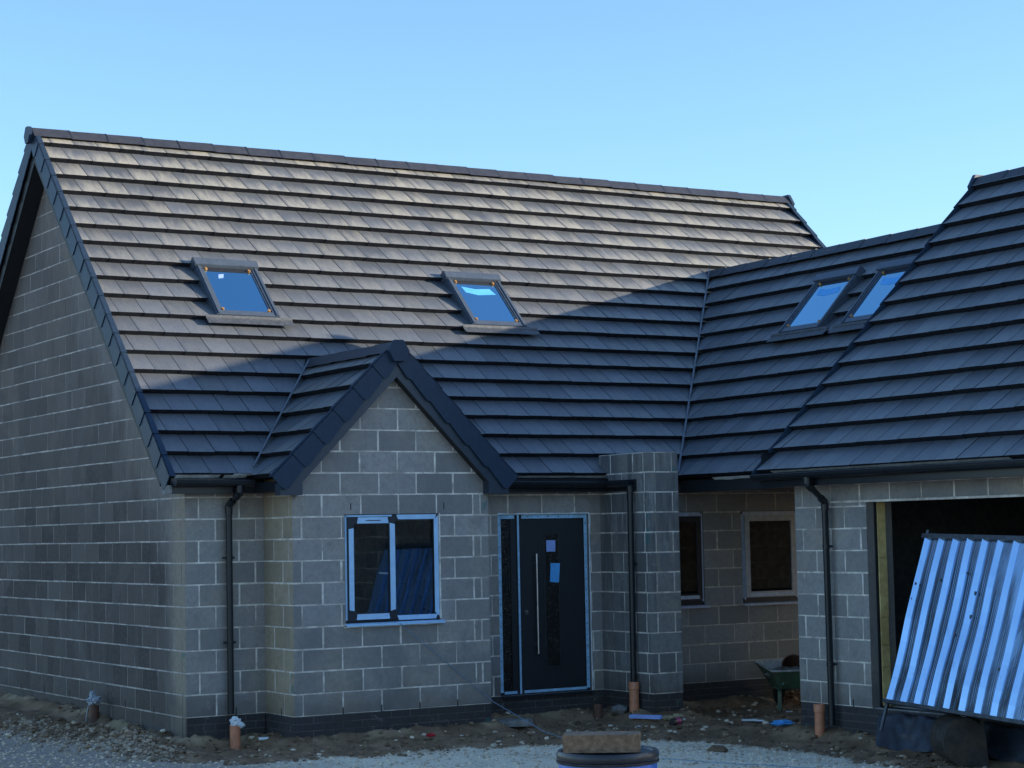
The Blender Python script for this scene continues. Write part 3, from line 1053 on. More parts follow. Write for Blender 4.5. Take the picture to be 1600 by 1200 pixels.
fascia((RX0 + 0.02, 0.72, -0.185, -0.165, 2.285, 2.44), (RX0 + 0.02, 0.72, -0.165, 0.0, 2.285, 2.30))
fascia((2 * PRX - PEX - 0.03, 5.135, -0.185, -0.165, 2.275, 2.43), (2 * PRX - PEX - 0.03, 5.135, -0.165, -0.003, 2.275, 2.29))
fascia((PEX - 0.0, PEX + 0.02, PVY + 0.14, -0.19, 2.29, 2.39), (PEX + 0.02, PX0 - 0.005, PVY + 0.14, -0.005, 2.285, 2.30))
fascia((GX + 0.003, GX + 0.025, GY1, GY0 + 0.015, 2.245, 2.40), (GX + 0.025, GWX + 0.004, GY1, GY0, 2.250, 2.264), (GX + 0.025, GWX + 0.15, GY0 - 0.004, GY0 + 0.014, 2.25, 2.62))
fascia((LX + 0.03, LX + 0.05, GY0 + 0.02, -0.12, 2.26, 2.40), (LX + 0.05, LX + 0.22, GY0 + 0.02, -0.02, 2.262, 2.28), mat='soffit')
fascia((5.108, 5.134, -0.755, -0.19, 2.275, 2.40))
# pale cut end of the fascia at the gable corner
mb = MB()
mb.box(RX0 - 0.012, RX0 + 0.018, -0.21, -0.02, 2.285, 2.365)
mb.build('fascia_end', M['concrete'], house)


def flap(x0, x1, fx, z, amp, seed, deep=0.016):
    mb = MB()
    rg = random.Random(seed)
    n = 18
    a, b = [], []
    for i in range(n + 1):
        u = x0 + (x1 - x0) * i / n
        h = deep + amp * noise.noise((u * 4.1, seed, 0.3))
        o = 0.012 * noise.noise((u * 6, seed, 4.3))
        a.append(fx(u, 0.0 + o, z - max(0.006, h)))
        b.append(fx(u, 0.05, z + 0.012))
    for i in range(n):
        mb.face([a[i], a[i + 1], b[i + 1], b[i]])
    mb.build('membrane_flap', M['membrane'], house)


flap(RX0 + 0.05, 0.30, lambda u, o, z: (u, -0.190 - o, z), 2.462, 0.01, 1.0)
flap(0.34, 0.60, lambda u, o, z: (u, -0.190 - o, z), 2.460, 0.008, 2.0)
flap(0.44, 0.70, lambda u, o, z: (u, -0.205 - o, z), 2.475, 0.02, 5.0)
flap(3.45, 5.1, lambda u, o, z: (u, -0.150 - o, z), 2.448, 0.004, 3.0, 0.010)
flap(-1.65, -0.85, lambda u, o, z: (LX - 0.01 - o, u, z), 2.405, 0.012, 4.0)
flap(-6.3, -2.9, lambda u, o, z: (GX - 0.012 - o, u, z), 2.402, 0.004, 6.0, 0.008)


def downpipe(path, clips, wall_dir):
    mb = MB()
    r = 0.034
    mb.tube(path, r, 14)
    # sockets at the bends
    for i in range(1, len(path) - 1):
        p = Vector(path[i])
        for q in (path[i - 1], path[i + 1]):
            d = (Vector(q) - p).normalized()
            mb.tube([p + d * 0.005, p + d * 0.085], r * 1.17, 14)
    d = (Vector(path[1]) - Vector(path[0])).normalized()
    mb.tube([Vector(path[0]), Vector(path[0]) + d * 0.07], r * 1.35, 14)
    dp = mb.build('downpipe', M['black'], house, smooth=True)
    W = Vector(wall_dir)
    Tn = Vector((0, 0, 1)).cross(W)
    for z in clips:
        b, t = Vector(path[-1]), Vector(path[-2])
        p = b + (t - b) * ((z - b.z) / (t.z - b.z))
        m2 = MB()
        m2.tube([p - Vector((0, 0, 0.018)), p + Vector((0, 0, 0.018))], r * 1.14, 14)
        m2.obox(p - Tn * 0.066 + W * 0.008 - Vector((0, 0, 0.012)), Tn * 0.132, W * 0.022, (0, 0, 0.024))
        m2.build('pipe_clip', M['black'], dp)


downpipe([(0.508, -0.245, 2.36), (0.508, -0.245, 2.29), (0.455, -0.075, 2.16), (0.462, -0.075, 0.02)], [1.62, 0.75], (0, 1, 0))
downpipe([(5.076, -0.71, 2.335), (5.076, -0.71, 2.25), (5.072, -0.70, 0.10)], [1.45], (1, 0, 0))
downpipe([(5.335, -3.50, 2.33), (5.335, -3.50, 2.26), (5.64, -3.40, 2.075), (5.64, -3.41, -0.20)], [1.62, 0.42], (1, 0, 0))


# ---- roof windows
def roof_window(O, U, S, N, sticker):
    """O is the lower left corner on the tile plane, U along the eave, S up the slope, N outward"""
    O, U, S, N = map(Vector, (O, U, S, N))
    w, h = 0.78, 1.02

    def Q(u, s, n):
        return O + U * u + S * s + N * n

    def bar(mb, u0, u1, s0, s1, n0, n1, m=0):
        mb.hexa([Q(u0, s0, n0), Q(u1, s0, n0), Q(u1, s1, n0), Q(u0, s1, n0)], [Q(u0, s0, n1), Q(u1, s0, n1), Q(u1, s1, n1), Q(u0, s1, n1)], m)
    root = None
    mb = MB()
    b = 0.072
    for a0, a1, c0, c1 in ((0, b, 0, h), (w - b, w, 0, h), (b, w - b, 0, b)):
        bar(mb, a0, a1, c0, c1, -0.03, 0.085)
    for a0, a1, c0, c1 in ((0.018, b - 0.03, 0.01, h - .01), (w - b + 0.03, w - 0.018, 0.01, h - .01)):
        bar(mb, a0, a1, c0, c1, 0.0852, 0.098)
    # sash
    for a0, a1, c0, c1 in ((b, b + 0.022, b, h - 0.1), (w - b - 0.022, w - b, b, h - 0.1), (b, w - b, b, b + 0.02)):
        bar(mb, a0, a1, c0, c1, 0.0, 0.074)
    rw_ = mb.build('roof_window', M['alu'], house)
    mb = MB()
    prof = [(h - 0.13, 0.07), (h - 0.125, 0.115), (h - 0.02, 0.128), (h + 0.012, 0.10), (h + 0.012, -0.02), (h - 0.1, -0.02)]
    mb.hexa([Q(-0.012, s, n) for s, n in prof], [Q(w + 0.012, s, n) for s, n in prof])
    mb.build('top_hood', M['alu'], rw_)
    mb = MB()
    bar(mb, b, w - b, h - 0.19, h - 0.105, 0.0, 0.066)
    mb.build('hinge_bar', M['anth'], rw_)
    mb = MB()
    mb.face([Q(b + 0.02, b + 0.018, 0.062), Q(w - b - 0.02, b + 0.018, 0.062), Q(w - b - 0.02, h - 0.18, 0.062), Q(b + 0.02, h - 0.18, 0.062)])
    mb.build('pane', M['roofglass'], rw_)
    mb = MB()
    bar(mb, b, w - b, b, h - 0.1, -0.35, -0.33)
    mb.build('blind_lining', M['dark_in'], rw_)
    for u, s in ((b + 0.03, b + 0.04), (w - b - 0.03, b + 0.04), (b + 0.045, h - 0.165), (w - b - 0.045, h - 0.165)):
        mb = MB()
        c = Q(u, s, 0.06)
        mb.tube([c, c + N * 0.028], [0.022, 0.017], 10)
        mb.build('knob', M['brass'], rw_)
    # lead apron dressed over the tiles below
    mb = MB()
    z = [(-0.005, 0.075), (-0.03, 0.062), (-0.035, 0.055), (-0.135, 0.066), (-0.135, 0.06), (-0.01, 0.045)]
    mb.hexa([Q(-0.14, s, n) for s, n in z], [Q(w + 0.15, s, n) for s, n in z])
    mb.build('flashing', M['lead'], rw_)
    if sticker == 'small':
        st = [(0.235, 0.70), (0.30, 0.715), (0.325, 0.79), (0.255, 0.775)]
        mt = M['note_pale']
    else:
        st = [(0.19, 0.66), (0.35, 0.615), (0.62, 0.645), (0.57, 0.755), (0.36, 0.735), (0.17, 0.775)]
        mt = M['note']
    mb = MB()
    mb.hexa([Q(u, s, 0.0630) for u, s in st], [Q(u, s, 0.0642) for u, s in st])
    mb.build('sticker', mt, rw_)


def on_main(x, y):
    return (x, y, main_z(y) + 0.040)


roof_window(on_main(1.08, 1.705), (1, 0, 0), S_M, N_M, 'small')
roof_window(on_main(4.45, 1.725), (1, 0, 0), S_M, N_M, 'wide')


def on_wing(y, z):
    return (LX + (z - LZ) / LK, y, z + 0.048)


roof_window(on_wing(-0.17, 4.115), (0, -1, 0), S_L, N_L, 'wide')
roof_window(on_wing(-1.33, 4.115), (0, -1, 0), S_L, N_L, 'wide')


# ---- windows
def casement(w, sill_mat, frame_m, trim_m, two):
    """window in an opening w=(x0,x1,z0,z1) of a wall facing -Y in plane y=Y"""
    x0, x1, z0, z1, Y = w
    yf = Y + 0.012            # face of the frame
    root = None
    fr = MB()
    t = 0.062
    for a in ((x0 + .006, x0 + t, z0 + .02, z1 - .006), (x1 - t, x1 - .006, z0 + .02, z1 - .006), (x0 + t, x1 - t, z1 - t, z1 - .006), (x0 + t, x1 - t, z0 + .02, z0 + t + .02)):
        fr.box(a[0], a[1], yf, yf + 0.07, a[2], a[3])
    win = fr.build('window', M['anth'], house)
    # film strips on the frame members
    fl = MB()

    def fs(a0, a1, b0, b1, mitre=0.0, vert=True, y=yf - 0.0025, d=0.0):
        mt = mitre
        if vert:
            p = [(a0, b0 + mt), (a1, b0), (a1, b1), (a0, b1 - mt)]
        else:
            p = [(a0 + mt, b0), (a1 - mt, b0), (a1, b1), (a0, b1)]
        fl.hexa([(x, y + 0.002, z) for x, z in p], [(x, y, z) for x, z in p])
    sash = None
    if two:
        xm = x0 + 0.555
        mu = MB()
        mu.box(xm - 0.035, xm + 0.045, yf + 0.0005, yf + 0.07, z0 + 0.0825, z1 - 0.0625)
        mu.build('mullion', M['anth'], win)
        # opening sash, left, stands proud
        s = MB()
        a0, a1, c0, c1 = x0 + 0.030, xm + 0.030, z0 + 0.045, z1 - 0.028
        sw = 0.075
        for q in ((a0, a0 + sw, c0, c1), (a1 - sw, a1, c0, c1), (a0 + sw, a1 - sw, c1 - sw, c1), (a0 + sw, a1 - sw, c0, c0 + sw)):
            s.box(q[0], q[1], yf - 0.026, yf - 0.001, q[2], q[3])
        sash = s.build('sash', M['anth'], win)
        ys = yf - 0.029
        fs(x0 + 0.008, x0 + 0.028, z0 + 0.05, z1 - 0.01)
        fs(x0 + .01, x0 + 0.56, z1 - 0.026, z1 - 0.008, 0, False)
        fs(a0 + 0.010, a0 + 0.066, c0 + 0.10, c1 - 0.115, 0.01, True, ys)
        fs(a1 - 0.064, a1 - 0.004, c0 + 0.105, c1 - 0.08, -0.015, True, ys)
        fs(a0 + 0.12, a1 - 0.09, c1 - 0.068, c1 - 0.004, -0.012, False, ys)
        fs(a0 + 0.10, a1 - 0.085, c0 + 0.008, c0 + 0.066, -0.01, False, ys)
        fs(x1 - 0.060, x1 - 0.008, z0 + 0.06, z1 - 0.02, 0.045, True)
        fs(xm + 0.06, x1 - 0.03, z1 - 0.058, z1 - 0.008, 0.02, False)
        fs(xm + 0.055, x1 - 0.03, z0 + 0.034, z0 + 0.082, 0.02, False)
        # trickle vent slot
        v = MB()
        v.box(x0 + 0.24, x0 + 0.41, ys - 0.003, ys - 0.0005, c1 - 0.042, c1 - 0.034)
        v.build('trickle_vent', M['anth'], win)
        h = MB()
        h.tube([(xm - 0.025, ys + 0.035, 1.42), (xm - 0.07, ys + 0.06, 1.425), (xm - 0.14, ys + 0.06, 1.43)], 0.011, 8)
        h.build('handle', M['bag'], win)
        panes = ((a0 + sw - .01, a1 - sw + .01, c0 + sw - .01, c1 - sw + .01, yf - 0.012), (xm + 0.03, x1 - t + .01, z0 + t + .01, z1 - t + .01, yf + 0.02))
    else:
        fs(x0 + 0.008, x0 + 0.056, z0 + 0.05, z1 - 0.01, 0.04)
        fs(x1 - 0.056, x1 - 0.008, z0 + 0.05, z1 - 0.01, 0.04)
        fs(x0 + 0.03, x1 - 0.03, z1 - 0.058, z1 - 0.008, 0.02, False)
        s = MB()
        a0, a1, c0, c1 = x0 + 0.05, x1 - 0.045, z0 + 0.085, z1 - 0.055
        sw = 0.07
        for q in ((a0, a0 + sw, c0, c1), (a1 - sw, a1, c0, c1), (a0 + sw, a1 - sw, c1 - sw, c1), (a0 + sw, a1 - sw, c0, c0 + sw)):
            s.box(q[0], q[1], yf - 0.026, yf - 0.001, q[2], q[3])
        sash = s.build('sash', frame_m, win)
        m3 = MB()
        m3.box(a0 + sw, a1 - sw, yf - 0.012, yf + 0.0, c0 + sw, c0 + sw + 0.03)
        m3.build('glazing_bead', M['anth'], win)
        fs(a0 + 0.05, a1 - 0.05, c0 + 0.008, c0 + 0.05, -0.01, False, yf - 0.029)
        panes = ((a0 + sw - .01, a1 - sw + .01, c0 + sw - .01, c1 - sw + .01, yf - 0.012),)
    fl.build('film_strip', trim_m, win)
    for q in panes:
        p = MB()
        p.face([(q[0], q[4], q[2]), (q[1], q[4], q[2]), (q[1], q[4], q[3]), (q[0], q[4], q[3])])
        p.build('pane', M['glass'], win)
    si = MB()
    pr = [(yf + 0.07, z0 + 0.02), (yf - 0.03, z0 + 0.018), (yf - 0.066, z0 + 0.008), (yf - 0.066, z0 - 0.014), (yf - 0.06, z0 - 0.014), (yf - 0.055, z0 + 0.002), (yf + 0.07, z0 + 0.004)]
    si.hexa([(x0 - 0.012, y, z) for y, z in pr], [(x1 + 0.028, y, z) for y, z in pr])
    si.build('sill', sill_mat, win)
    return win


M['film_grey'] = plain('grey_film', (0.50, 0.56, 0.68), 0.5, var=0.15)
w1 = casement((*WIN, PY), M['bluefilm'], M['anth'], M['bluefilm'], True)
w1['label'] = 'two-light window with bright blue film on dark frames'
w2 = casement((*WB, 0.0), M['film_grey'], M['anth'], M['film_grey'], False)
w3 = casement((*WA, 0.0), M['film_grey'], M['greyframe'], M['film_grey'], False)
# mortar haunch line and foam edge round the porch window
mb = MB()
mb.box(WIN[0] - 0.02, WIN[1] + 0.005, PY - 0.004, PY + 0.02, WIN[2] - 0.026, WIN[2] - 0.016)
mb.box(WIN[1] - 0.004, WIN[1] + 0.010, PY - 0.004, PY + 0.02, WIN[2] + 0.03, WIN[3] + 0.002)
mb.build('sealant', M['mortar'], house)

# ---- front door
x0, x1, z0, z1 = DOOR
yd = 0.03
mb = MB()
xm = 4.035
ft = 0.058
for q in ((x0 + .008, x0 + ft, z0, z1 - .006), (x1 - ft, x1 - .008, z0, z1 - .006), (x0 + ft, x1 - ft, z1 - ft, z1 - .006), (xm - 0.025, xm + 0.022, z0 + .05, z1 - ft), (x0 + ft, x1 - ft, z0, z0 + 0.05)):
    mb.box(q[0], q[1], yd, yd + 0.07, q[2], q[3])
door = mb.build('front_door', M['anth'], house)
door['label'] = 'black front door with blue taped frame and long steel bar handle'
mb = MB()
def df(a0, a1, b0, b1):
    mb.box(a0, a1, yd - 0.003, yd - 0.0005, b0, b1)
df(x0 + .012, x0 + ft - .004, z0 + 0.035, z1 - .012)
df(x1 - ft + .004, x1 - .012, z0 + 0.03, z1 - .012)
df(xm - 0.013, xm + 0.012, z0 + 0.01, z1 - .012)
df(x0 + ft, xm - 0.05, z1 - ft + .004, z1 - .012)
df(xm + 0.045, x1 - ft, z1 - ft + .004, z1 - .012)
df(x0 + ft + .01, xm - 0.05, z0 + 0.016, z0 + 0.046)
df(xm + 0.045, x1 - ft, z0 + 0.016, z0 + 0.046)
for k in range(15):
    z = 0.12 + k * 0.128
    for xx in (x0 + 0.034, x1 - 0.034):
        mb.box(xx - 0.004, xx + 0.004, yd - 0.004, yd - 0.003, z, z + 0.016, 1)
for k in range(6):
    xx = 4.16 + k * 0.14
    mb.box(xx - 0.012, xx + 0.012, yd - 0.004, yd - 0.003, z1 - 0.036, z1 - 0.03, 1)
mb.build('frame_tape', [M['bluefilm_dull'], M['anth']], door)
mb = MB()
mb.box(xm + 0.022, x1 - ft, yd + 0.012, yd + 0.06, z0 + 0.05, z1 - ft)
# raised moulding round the glass strip
gx0, gx1, gz0, gz1 = 4.40, 4.575, 0.30, 1.80
for q in ((gx0 - .03, gx0, gz0 - .03, gz1 + .03), (gx1, gx1 + .03, gz0 - .03, gz1 + .03), (gx0, gx1, gz1, gz1 + .03), (gx0, gx1, gz0 - .03, gz0)):
    mb.box(q[0], q[1], yd + 0.002, yd + 0.0125, q[2], q[3])
mb.build('door_leaf', M['door'], door, bevel=0.003)


def obscure():
    t = NT('patterned_glass')
    o = t.obj()
    f = t.noise(26, 3, 0.6, o, 2.5)
    c = t.mix(t.ramp(f, 0.6, 0.72), (0.012, 0.012, 0.012), (0.20, 0.17, 0.12))
    t.bump(f, 0.5, 0.01)
    return t.out(c, 0.08, 0, 0.5)


M['obscure'] = obscure()
mb = MB()
mb.box(gx0, gx1, yd + 0.006, yd + 0.0115, gz0, gz1)
mb.build('glass_strip', M['obscure'], door)
mb = MB()
mb.box(x0 + ft, xm - 0.025, yd + 0.02, yd + 0.03, z0 + 0.05, z1 - ft)
mb.build('sidelight', M['obscure'], door)
mb = MB()
mb.box(xm - 0.10, xm - 0.025, yd + 0.008, yd + 0.0195, z0 + 0.05, z1 - ft)
mb.build('sidelight_frame', M['door'], door)
mb = MB()
hx = 4.25
mb.tube([(hx, yd - 0.045, 0.45), (hx, yd - 0.045, 1.58)], 0.0125, 12)
for z in (0.56, 1.47):
    mb.tube([(hx, yd - 0.045, z), (hx, yd + 0.013, z)], 0.008, 8)
mb.build('handle', M['steel'], door, smooth=True)
mb = MB()
mb.tube([(4.13, yd - 0.004, 0.925), (4.13, yd + 0.013, 0.925)], 0.02, 12)
mb.box(4.122, 4.138, yd - 0.004, yd + 0.0125, 0.895, 0.93)
mb.build('lock', M['steel'], door)
mb = MB()
mb.box(4.415, 4.535, yd + 0.0035, yd + 0.0055, 1.60, 1.73)
mb.build('note', M['note_pale'], door)
mb = MB()
q = [(4.45, 1.255), (4.57, 1.245), (4.59, 1.465), (4.465, 1.47)]
mb.hexa([(x, yd + 0.0005, z) for x, z in q], [(x, yd - 0.0015, z) for x, z in q])
mb.build('note', M['note'], door)
mb = MB()
mb.box(x0 + 0.02, x1 - 0.0, -0.03, 0.09, -0.028, -0.002)
mb.build('threshold', M['anth'], door)
mb = MB()
a, b = [], []
for i in range(40):
    x = x0 - 0.006 + (x1 - x0 + 0.012) * i / 39
    a.append((x, -0.002, z1 - 0.008))
    b.append((x, -0.008, z1 + 0.008 + 0.012 * noise.noise((x * 7, 0, 2))))
for i in range(39):
    mb.face([a[i], a[i + 1], b[i + 1], b[i]])
a, b = [], []
for i in range(60):
    z = (z1 + 0.008) * i / 59
    a.append((x1 - 0.008, -0.006, z))
    b.append((x1 + 0.006 + 0.01 * noise.noise((0, z * 6, 2)), -0.006, z))
for i in range(59):
    mb.face([a[i], b[i], b[i + 1], a[i + 1]])
mb.build('foam_seal', M['membrane'], door)


# =================================================================== GROUND
WALLS = [((0, 8.4), (0, 0)), ((0, 0), (PX0, 0)), ((PX0, 0), (PX0, PY)), ((PX0, PY), (PX1, PY)), ((PX1, PY), (PX1, 0)), ((PX1, 0), (5.14, 0)),
         ((5.14, 0), (5.14, py)), ((5.14, py), (pr_, py)), ((pr_, py), (pr_, 0)), ((pr_, 0), (8.7, 0)), ((GWX, GWY), (GWX, -11.2)), ((GWX, GWY), (11.8, GWY))]
EDGE = [(-6.5, 9.0), (-2.2, 4.2), (-1.25, 2.5), (-0.80, 0.6), (-0.62, -0.45), (-0.48, -1.06), (0.0, -1.66), (0.71, -1.62), (1.33, -2.0), (2.0, -1.88), (3.13, -2.1), (4.09, -2.55),
        (4.70, -3.0), (4.78, -3.96), (4.72, -4.7), (4.60, -5.6), (4.62, -6.3), (4.5, -14.0)]


def seg_d(p, a, b):
    ax, ay, bx, by = a[0], a[1], b[0], b[1]
    dx, dy = bx - ax, by - ay
    t = max(0, min(1, ((p[0] - ax) * dx + (p[1] - ay) * dy) / (dx * dx + dy * dy + 1e-12)))
    qx, qy = p[0] - ax - dx * t, p[1] - ay - dy * t
    return math.sqrt(qx * qx + qy * qy), (dx * (p[1] - ay) - dy * (p[0] - ax))


def wall_d(x, y):
    return min(seg_d((x, y), a, b)[0] for a, b in WALLS)


def gravel_sd(x, y):
    """positive on the gravel side"""
    best, sgn = 1e9, 1
    for a, b in zip(EDGE, EDGE[1:]):
        d, c = seg_d((x, y), a, b)
        if d < best:
            best, sgn = d, (-1 if c > 0 else 1)
    return best * sgn


def smooth(a, b, x):
    t = max(0, min(1, (x - a) / (b - a)))
    return t * t * (3 - 2 * t)


def nz(x, y, f, s=0.0):
    return noise.noise((x * f, y * f, s))


def ground_h(x, y, fine=True):
    if abs(x) > 14 or abs(y) > 16:
        return -0.33
    wd = wall_d(x, y)
    gv = gravel_sd(x, y)
    h = -0.315
    h += 0.11 * math.exp(-(wd / 0.20) ** 2)
    h += 0.13 * smooth(0.6, 3.5, y) * smooth(0.8, -0.2, x)
    # spoil heap beside the gable corner
    t = max(0, min(1, (y + 0.3) / 3.2))
    cx = -0.46 - 0.52 * t
    h += (0.185 - 0.09 * t) * math.exp(-((x - cx) / 0.30) ** 2) * smooth(-0.75, 0.0, y) * smooth(4.4, 2.4, y)
    # low bank by the porch foot and at the garage corner
    h += 0.05 * math.exp(-((x - 2.2) / 1.0) ** 2 - ((y + 1.15) / 0.35) ** 2)
    h -= 0.05 * smooth(3.5, 5.0, x) * smooth(-2.2, -3.0, y)
    h -= 0.03 * math.exp(-((x - 0.46) ** 2 + (y + 0.2) ** 2) / 0.06)
    g = smooth(-0.12, 0.12, gv)
    if fine:
        rough = 0.046 * (1 - g) + 0.011 * g
        h += rough * (nz(x, y, 3.1) + 0.7 * nz(x, y, 7.3, 2.2) + 0.5 * nz(x, y, 16, 4.0)) * (1.0 + 1.0 * math.exp(-((x + 0.5) / 0.5) ** 2) * smooth(4, 2, y) * smooth(-0.9, -0.2, y))
        h += 0.012 * g * nz(x, y, 1.3, 8.0)
    return h


def axis(lo, hi, step, far):
    a = []
    x = lo
    while x < hi + 1e-6:
        a.append(x)
        x += step
    k, d = hi, step
    up = []
    while k < far:
        d *= 1.6
        k += d
        up.append(k)
    k, d = lo, step
    dn = []
    while k > -far:
        d *= 1.6
        k -= d
        dn.append(k)
    return dn[::-1] + a + up


GXS, GYS = axis(-3.6, 8.8, 0.055, 700), axis(-8.2, 5.0, 0.055, 700)
verts, cols = [], []
for y in GYS:
    for x in GXS:
        verts.append((x, y, ground_h(x, y)))
        gv = gravel_sd(x, y) + 0.20 * nz(x, y, 2.3, 1.0) + 0.10 * nz(x, y, 8.0, 3.0)
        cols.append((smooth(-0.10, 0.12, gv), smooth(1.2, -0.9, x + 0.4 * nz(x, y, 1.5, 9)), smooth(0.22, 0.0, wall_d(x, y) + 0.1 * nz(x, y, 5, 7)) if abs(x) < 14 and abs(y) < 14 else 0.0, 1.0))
nx = len(GXS)
faces = [(j * nx + i, j * nx + i + 1, (j + 1) * nx + i + 1, (j + 1) * nx + i) for j in range(len(GYS) - 1) for i in range(nx - 1)]
me = bpy.data.meshes.new('ground')
me.from_pydata(verts, [], faces)
ca = me.color_attributes.new('rnd', 'FLOAT_COLOR', 'POINT')
ca.data.foreach_set('color', [q for c in cols for q in c])
for p in me.polygons:
    p.use_smooth = True


def ground_mat():
    t = NT('soil_and_gravel')
    o = t.obj()
    r = t.rnd()
    n1 = t.noise(2.2, 6, 0.65, o, 0.5)
    n2 = t.noise(38, 5, 0.7, o)
    n3 = t.noise(110, 4, 0.7, o)
    soil = t.mix(t.ramp(n1, 0.35, 0.7), (0.20, 0.125, 0.072), (0.34, 0.22, 0.13))
    soil = t.mix(t.ramp(n2, 0.60, 0.78, 0, 0.7), soil, (0.54, 0.40, 0.26))
    vor = t.node('ShaderNodeTexVoronoi')
    vor.inputs['Scale'].default_value = 48
    t.link(o, vor.inputs['Vector'])
    vs = t.node('ShaderNodeSeparateColor')
    t.link(vor.outputs['Color'], vs.inputs[0])
    gra = t.mix(vs.outputs[0], (0.74, 0.59, 0.42), (0.93, 0.79, 0.60))
    gra = t.mix(t.ramp(n1, 0.52, 0.75, 0, 0.55), gra, (0.46, 0.355, 0.25))
    gra = t.mix(t.ramp(n3, 0.30, 0.45, 0.45, 0.0), gra, (0.20, 0.18, 0.15))
    gray = t.mix(vs.outputs[0], (0.26, 0.21, 0.17), (0.47, 0.385, 0.31))
    gra = t.mix(r[1], gra, gray)
    c = t.mix(r[0], soil, gra)
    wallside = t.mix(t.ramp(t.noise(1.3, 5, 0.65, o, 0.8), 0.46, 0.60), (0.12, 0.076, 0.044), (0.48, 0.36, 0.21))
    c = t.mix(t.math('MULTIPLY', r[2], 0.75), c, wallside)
    h = t.math('ADD', t.math('MULTIPLY', n2, 1.2), t.math('ADD', n3, t.math('MULTIPLY', vor.outputs['Distance'], -0.8)))
    t.bump(h, 0.35, 0.012)
    return t.out(c, 0.96, 0, 0.2)


M['ground'] = ground_mat()
me.materials.append(M['ground'])
ground = bpy.data.objects.new('ground', me)
COL.objects.link(ground)
ground['kind'] = 'structure'

# loose stones that nobody could count
PHI = (1 + 5 ** 0.5) / 2
ICO_V = [Vector(v).normalized() for v in ((-1, PHI, 0), (1, PHI, 0), (-1, -PHI, 0), (1, -PHI, 0), (0, -1, PHI), (0, 1, PHI), (0, -1, -PHI), (0, 1, -PHI), (PHI, 0, -1), (PHI, 0, 1), (-PHI, 0, -1), (-PHI, 0, 1))]
ICO_F = [(0, 11, 5), (0, 5, 1), (0, 1, 7), (0, 7, 10), (0, 10, 11), (1, 5, 9), (5, 11, 4), (11, 10, 2), (10, 7, 6), (7, 1, 8), (3, 9, 4), (3, 4, 2), (3, 2, 6), (3, 6, 8), (3, 8, 9), (4, 9, 5), (2, 4, 11), (6, 2, 10), (8, 6, 7), (9, 8, 1)]


def stone(mb, p, r, rg, flat=0.65, m=0):
    sx, sy, sz = r * rg.uniform(0.7, 1.3), r * rg.uniform(0.7, 1.3), r * flat * rg.uniform(0.7, 1.2)
    a = rg.uniform(0, 6.28)
    ca_, sa = math.cos(a), math.sin(a)
    vs = []
    for v in ICO_V:
        k = rg.uniform(0.78, 1.12)
        x, y, z = v.x * sx * k, v.y * sy * k, v.z * sz * k
        vs.append((p[0] + x * ca_ - y * sa, p[1] + x * sa + y * ca_, p[2] + z))
    c = (rg.random(), rg.random(), rg.random())
    for f in ICO_F:
        mb.face([vs[i] for i in f], m, None, c)


def pebble_mat(name, a, b):
    t = NT(name)
    r = t.rnd()
    c = t.mix(r[0], a, b)
    c = t.mix(t.ramp(t.noise(60, 4, 0.6, t.obj()), 0.45, 0.7, 0, 0.35), c, tuple(q * 0.5 for q in a))
    return t.out(c, 0.95, 0, 0.2)


M['pebble'] = pebble_mat('gravel_pebble', (0.40, 0.31, 0.22), (0.84, 0.70, 0.53))
M['clod'] = pebble_mat('soil_clod', (0.13, 0.085, 0.052), (0.32, 0.215, 0.135))
M['rubble'] = pebble_mat('rubble_lump', (0.13, 0.088, 0.056), (0.48, 0.375, 0.27))
rg = random.Random(21)
mg, mc = MB(), MB()
n = 0
while n < 9000:
    x, y = rg.uniform(-3.0, 5.2), rg.uniform(-7.3, 2.6)
    # only the strip that the place shows: keep to the yard in front of the house
    gv = gravel_sd(x, y) + 0.2 * nz(x, y, 2.3, 1.0)
    if gv > -0.02 and x * 0.62 + 1.9 > -y * 0.9 - 2.6:
        r = 0.006 + 0.016 * rg.random() ** 2.2
        if rg.random() < 0.012:
            r *= 2.2
        stone(mg, (x, y, ground_h(x, y, True) + r * 0.2), r, rg)
        n += 1
n = 0
while n < 3800:
    x, y = rg.uniform(-2.0, 8.3), rg.uniform(-7.0, 3.5)
    gv = gravel_sd(x, y)
    if gv < 0.15 and not (0 < x < 0.9 and y > 0) and not (x > 0 and y > -0.0) and not (PX0 < x < PX1 and y > PY) and not (x > GWX and y < GWY):
        r = 0.008 + 0.030 * rg.random() ** 3
        stone(mc if rg.random() < 0.86 else mg, (x, y, ground_h(x, y, True) + r * 0.25), r, rg)
        n += 1
o = mg.build('gravel', M['pebble'])
o['kind'] = 'stuff'
o = mc.build('soil_clods', M['clod'])
o['kind'] = 'stuff'
mb = MB()
for k in range(3600):
    t = rg.random() ** 1.3
    y = -0.62 + 3.2 * t + rg.gauss(0, 0.1)
    x = -0.50 - 0.52 * t + rg.gauss(0, 0.17)
    if x > -0.06:
        continue
    r = 0.006 + 0.030 * rg.random() ** 4.5
    stone(mb, (x, y, ground_h(x, y, True) + r * 0.2), r, rg, 0.75)
o = mb.build('rubble_heap', M['rubble'])
o['label'] = 'low heap of broken rubble and soil beside the gable wall corner'
o['category'] = 'rubble heap'

# =================================================================== LOOSE THINGS


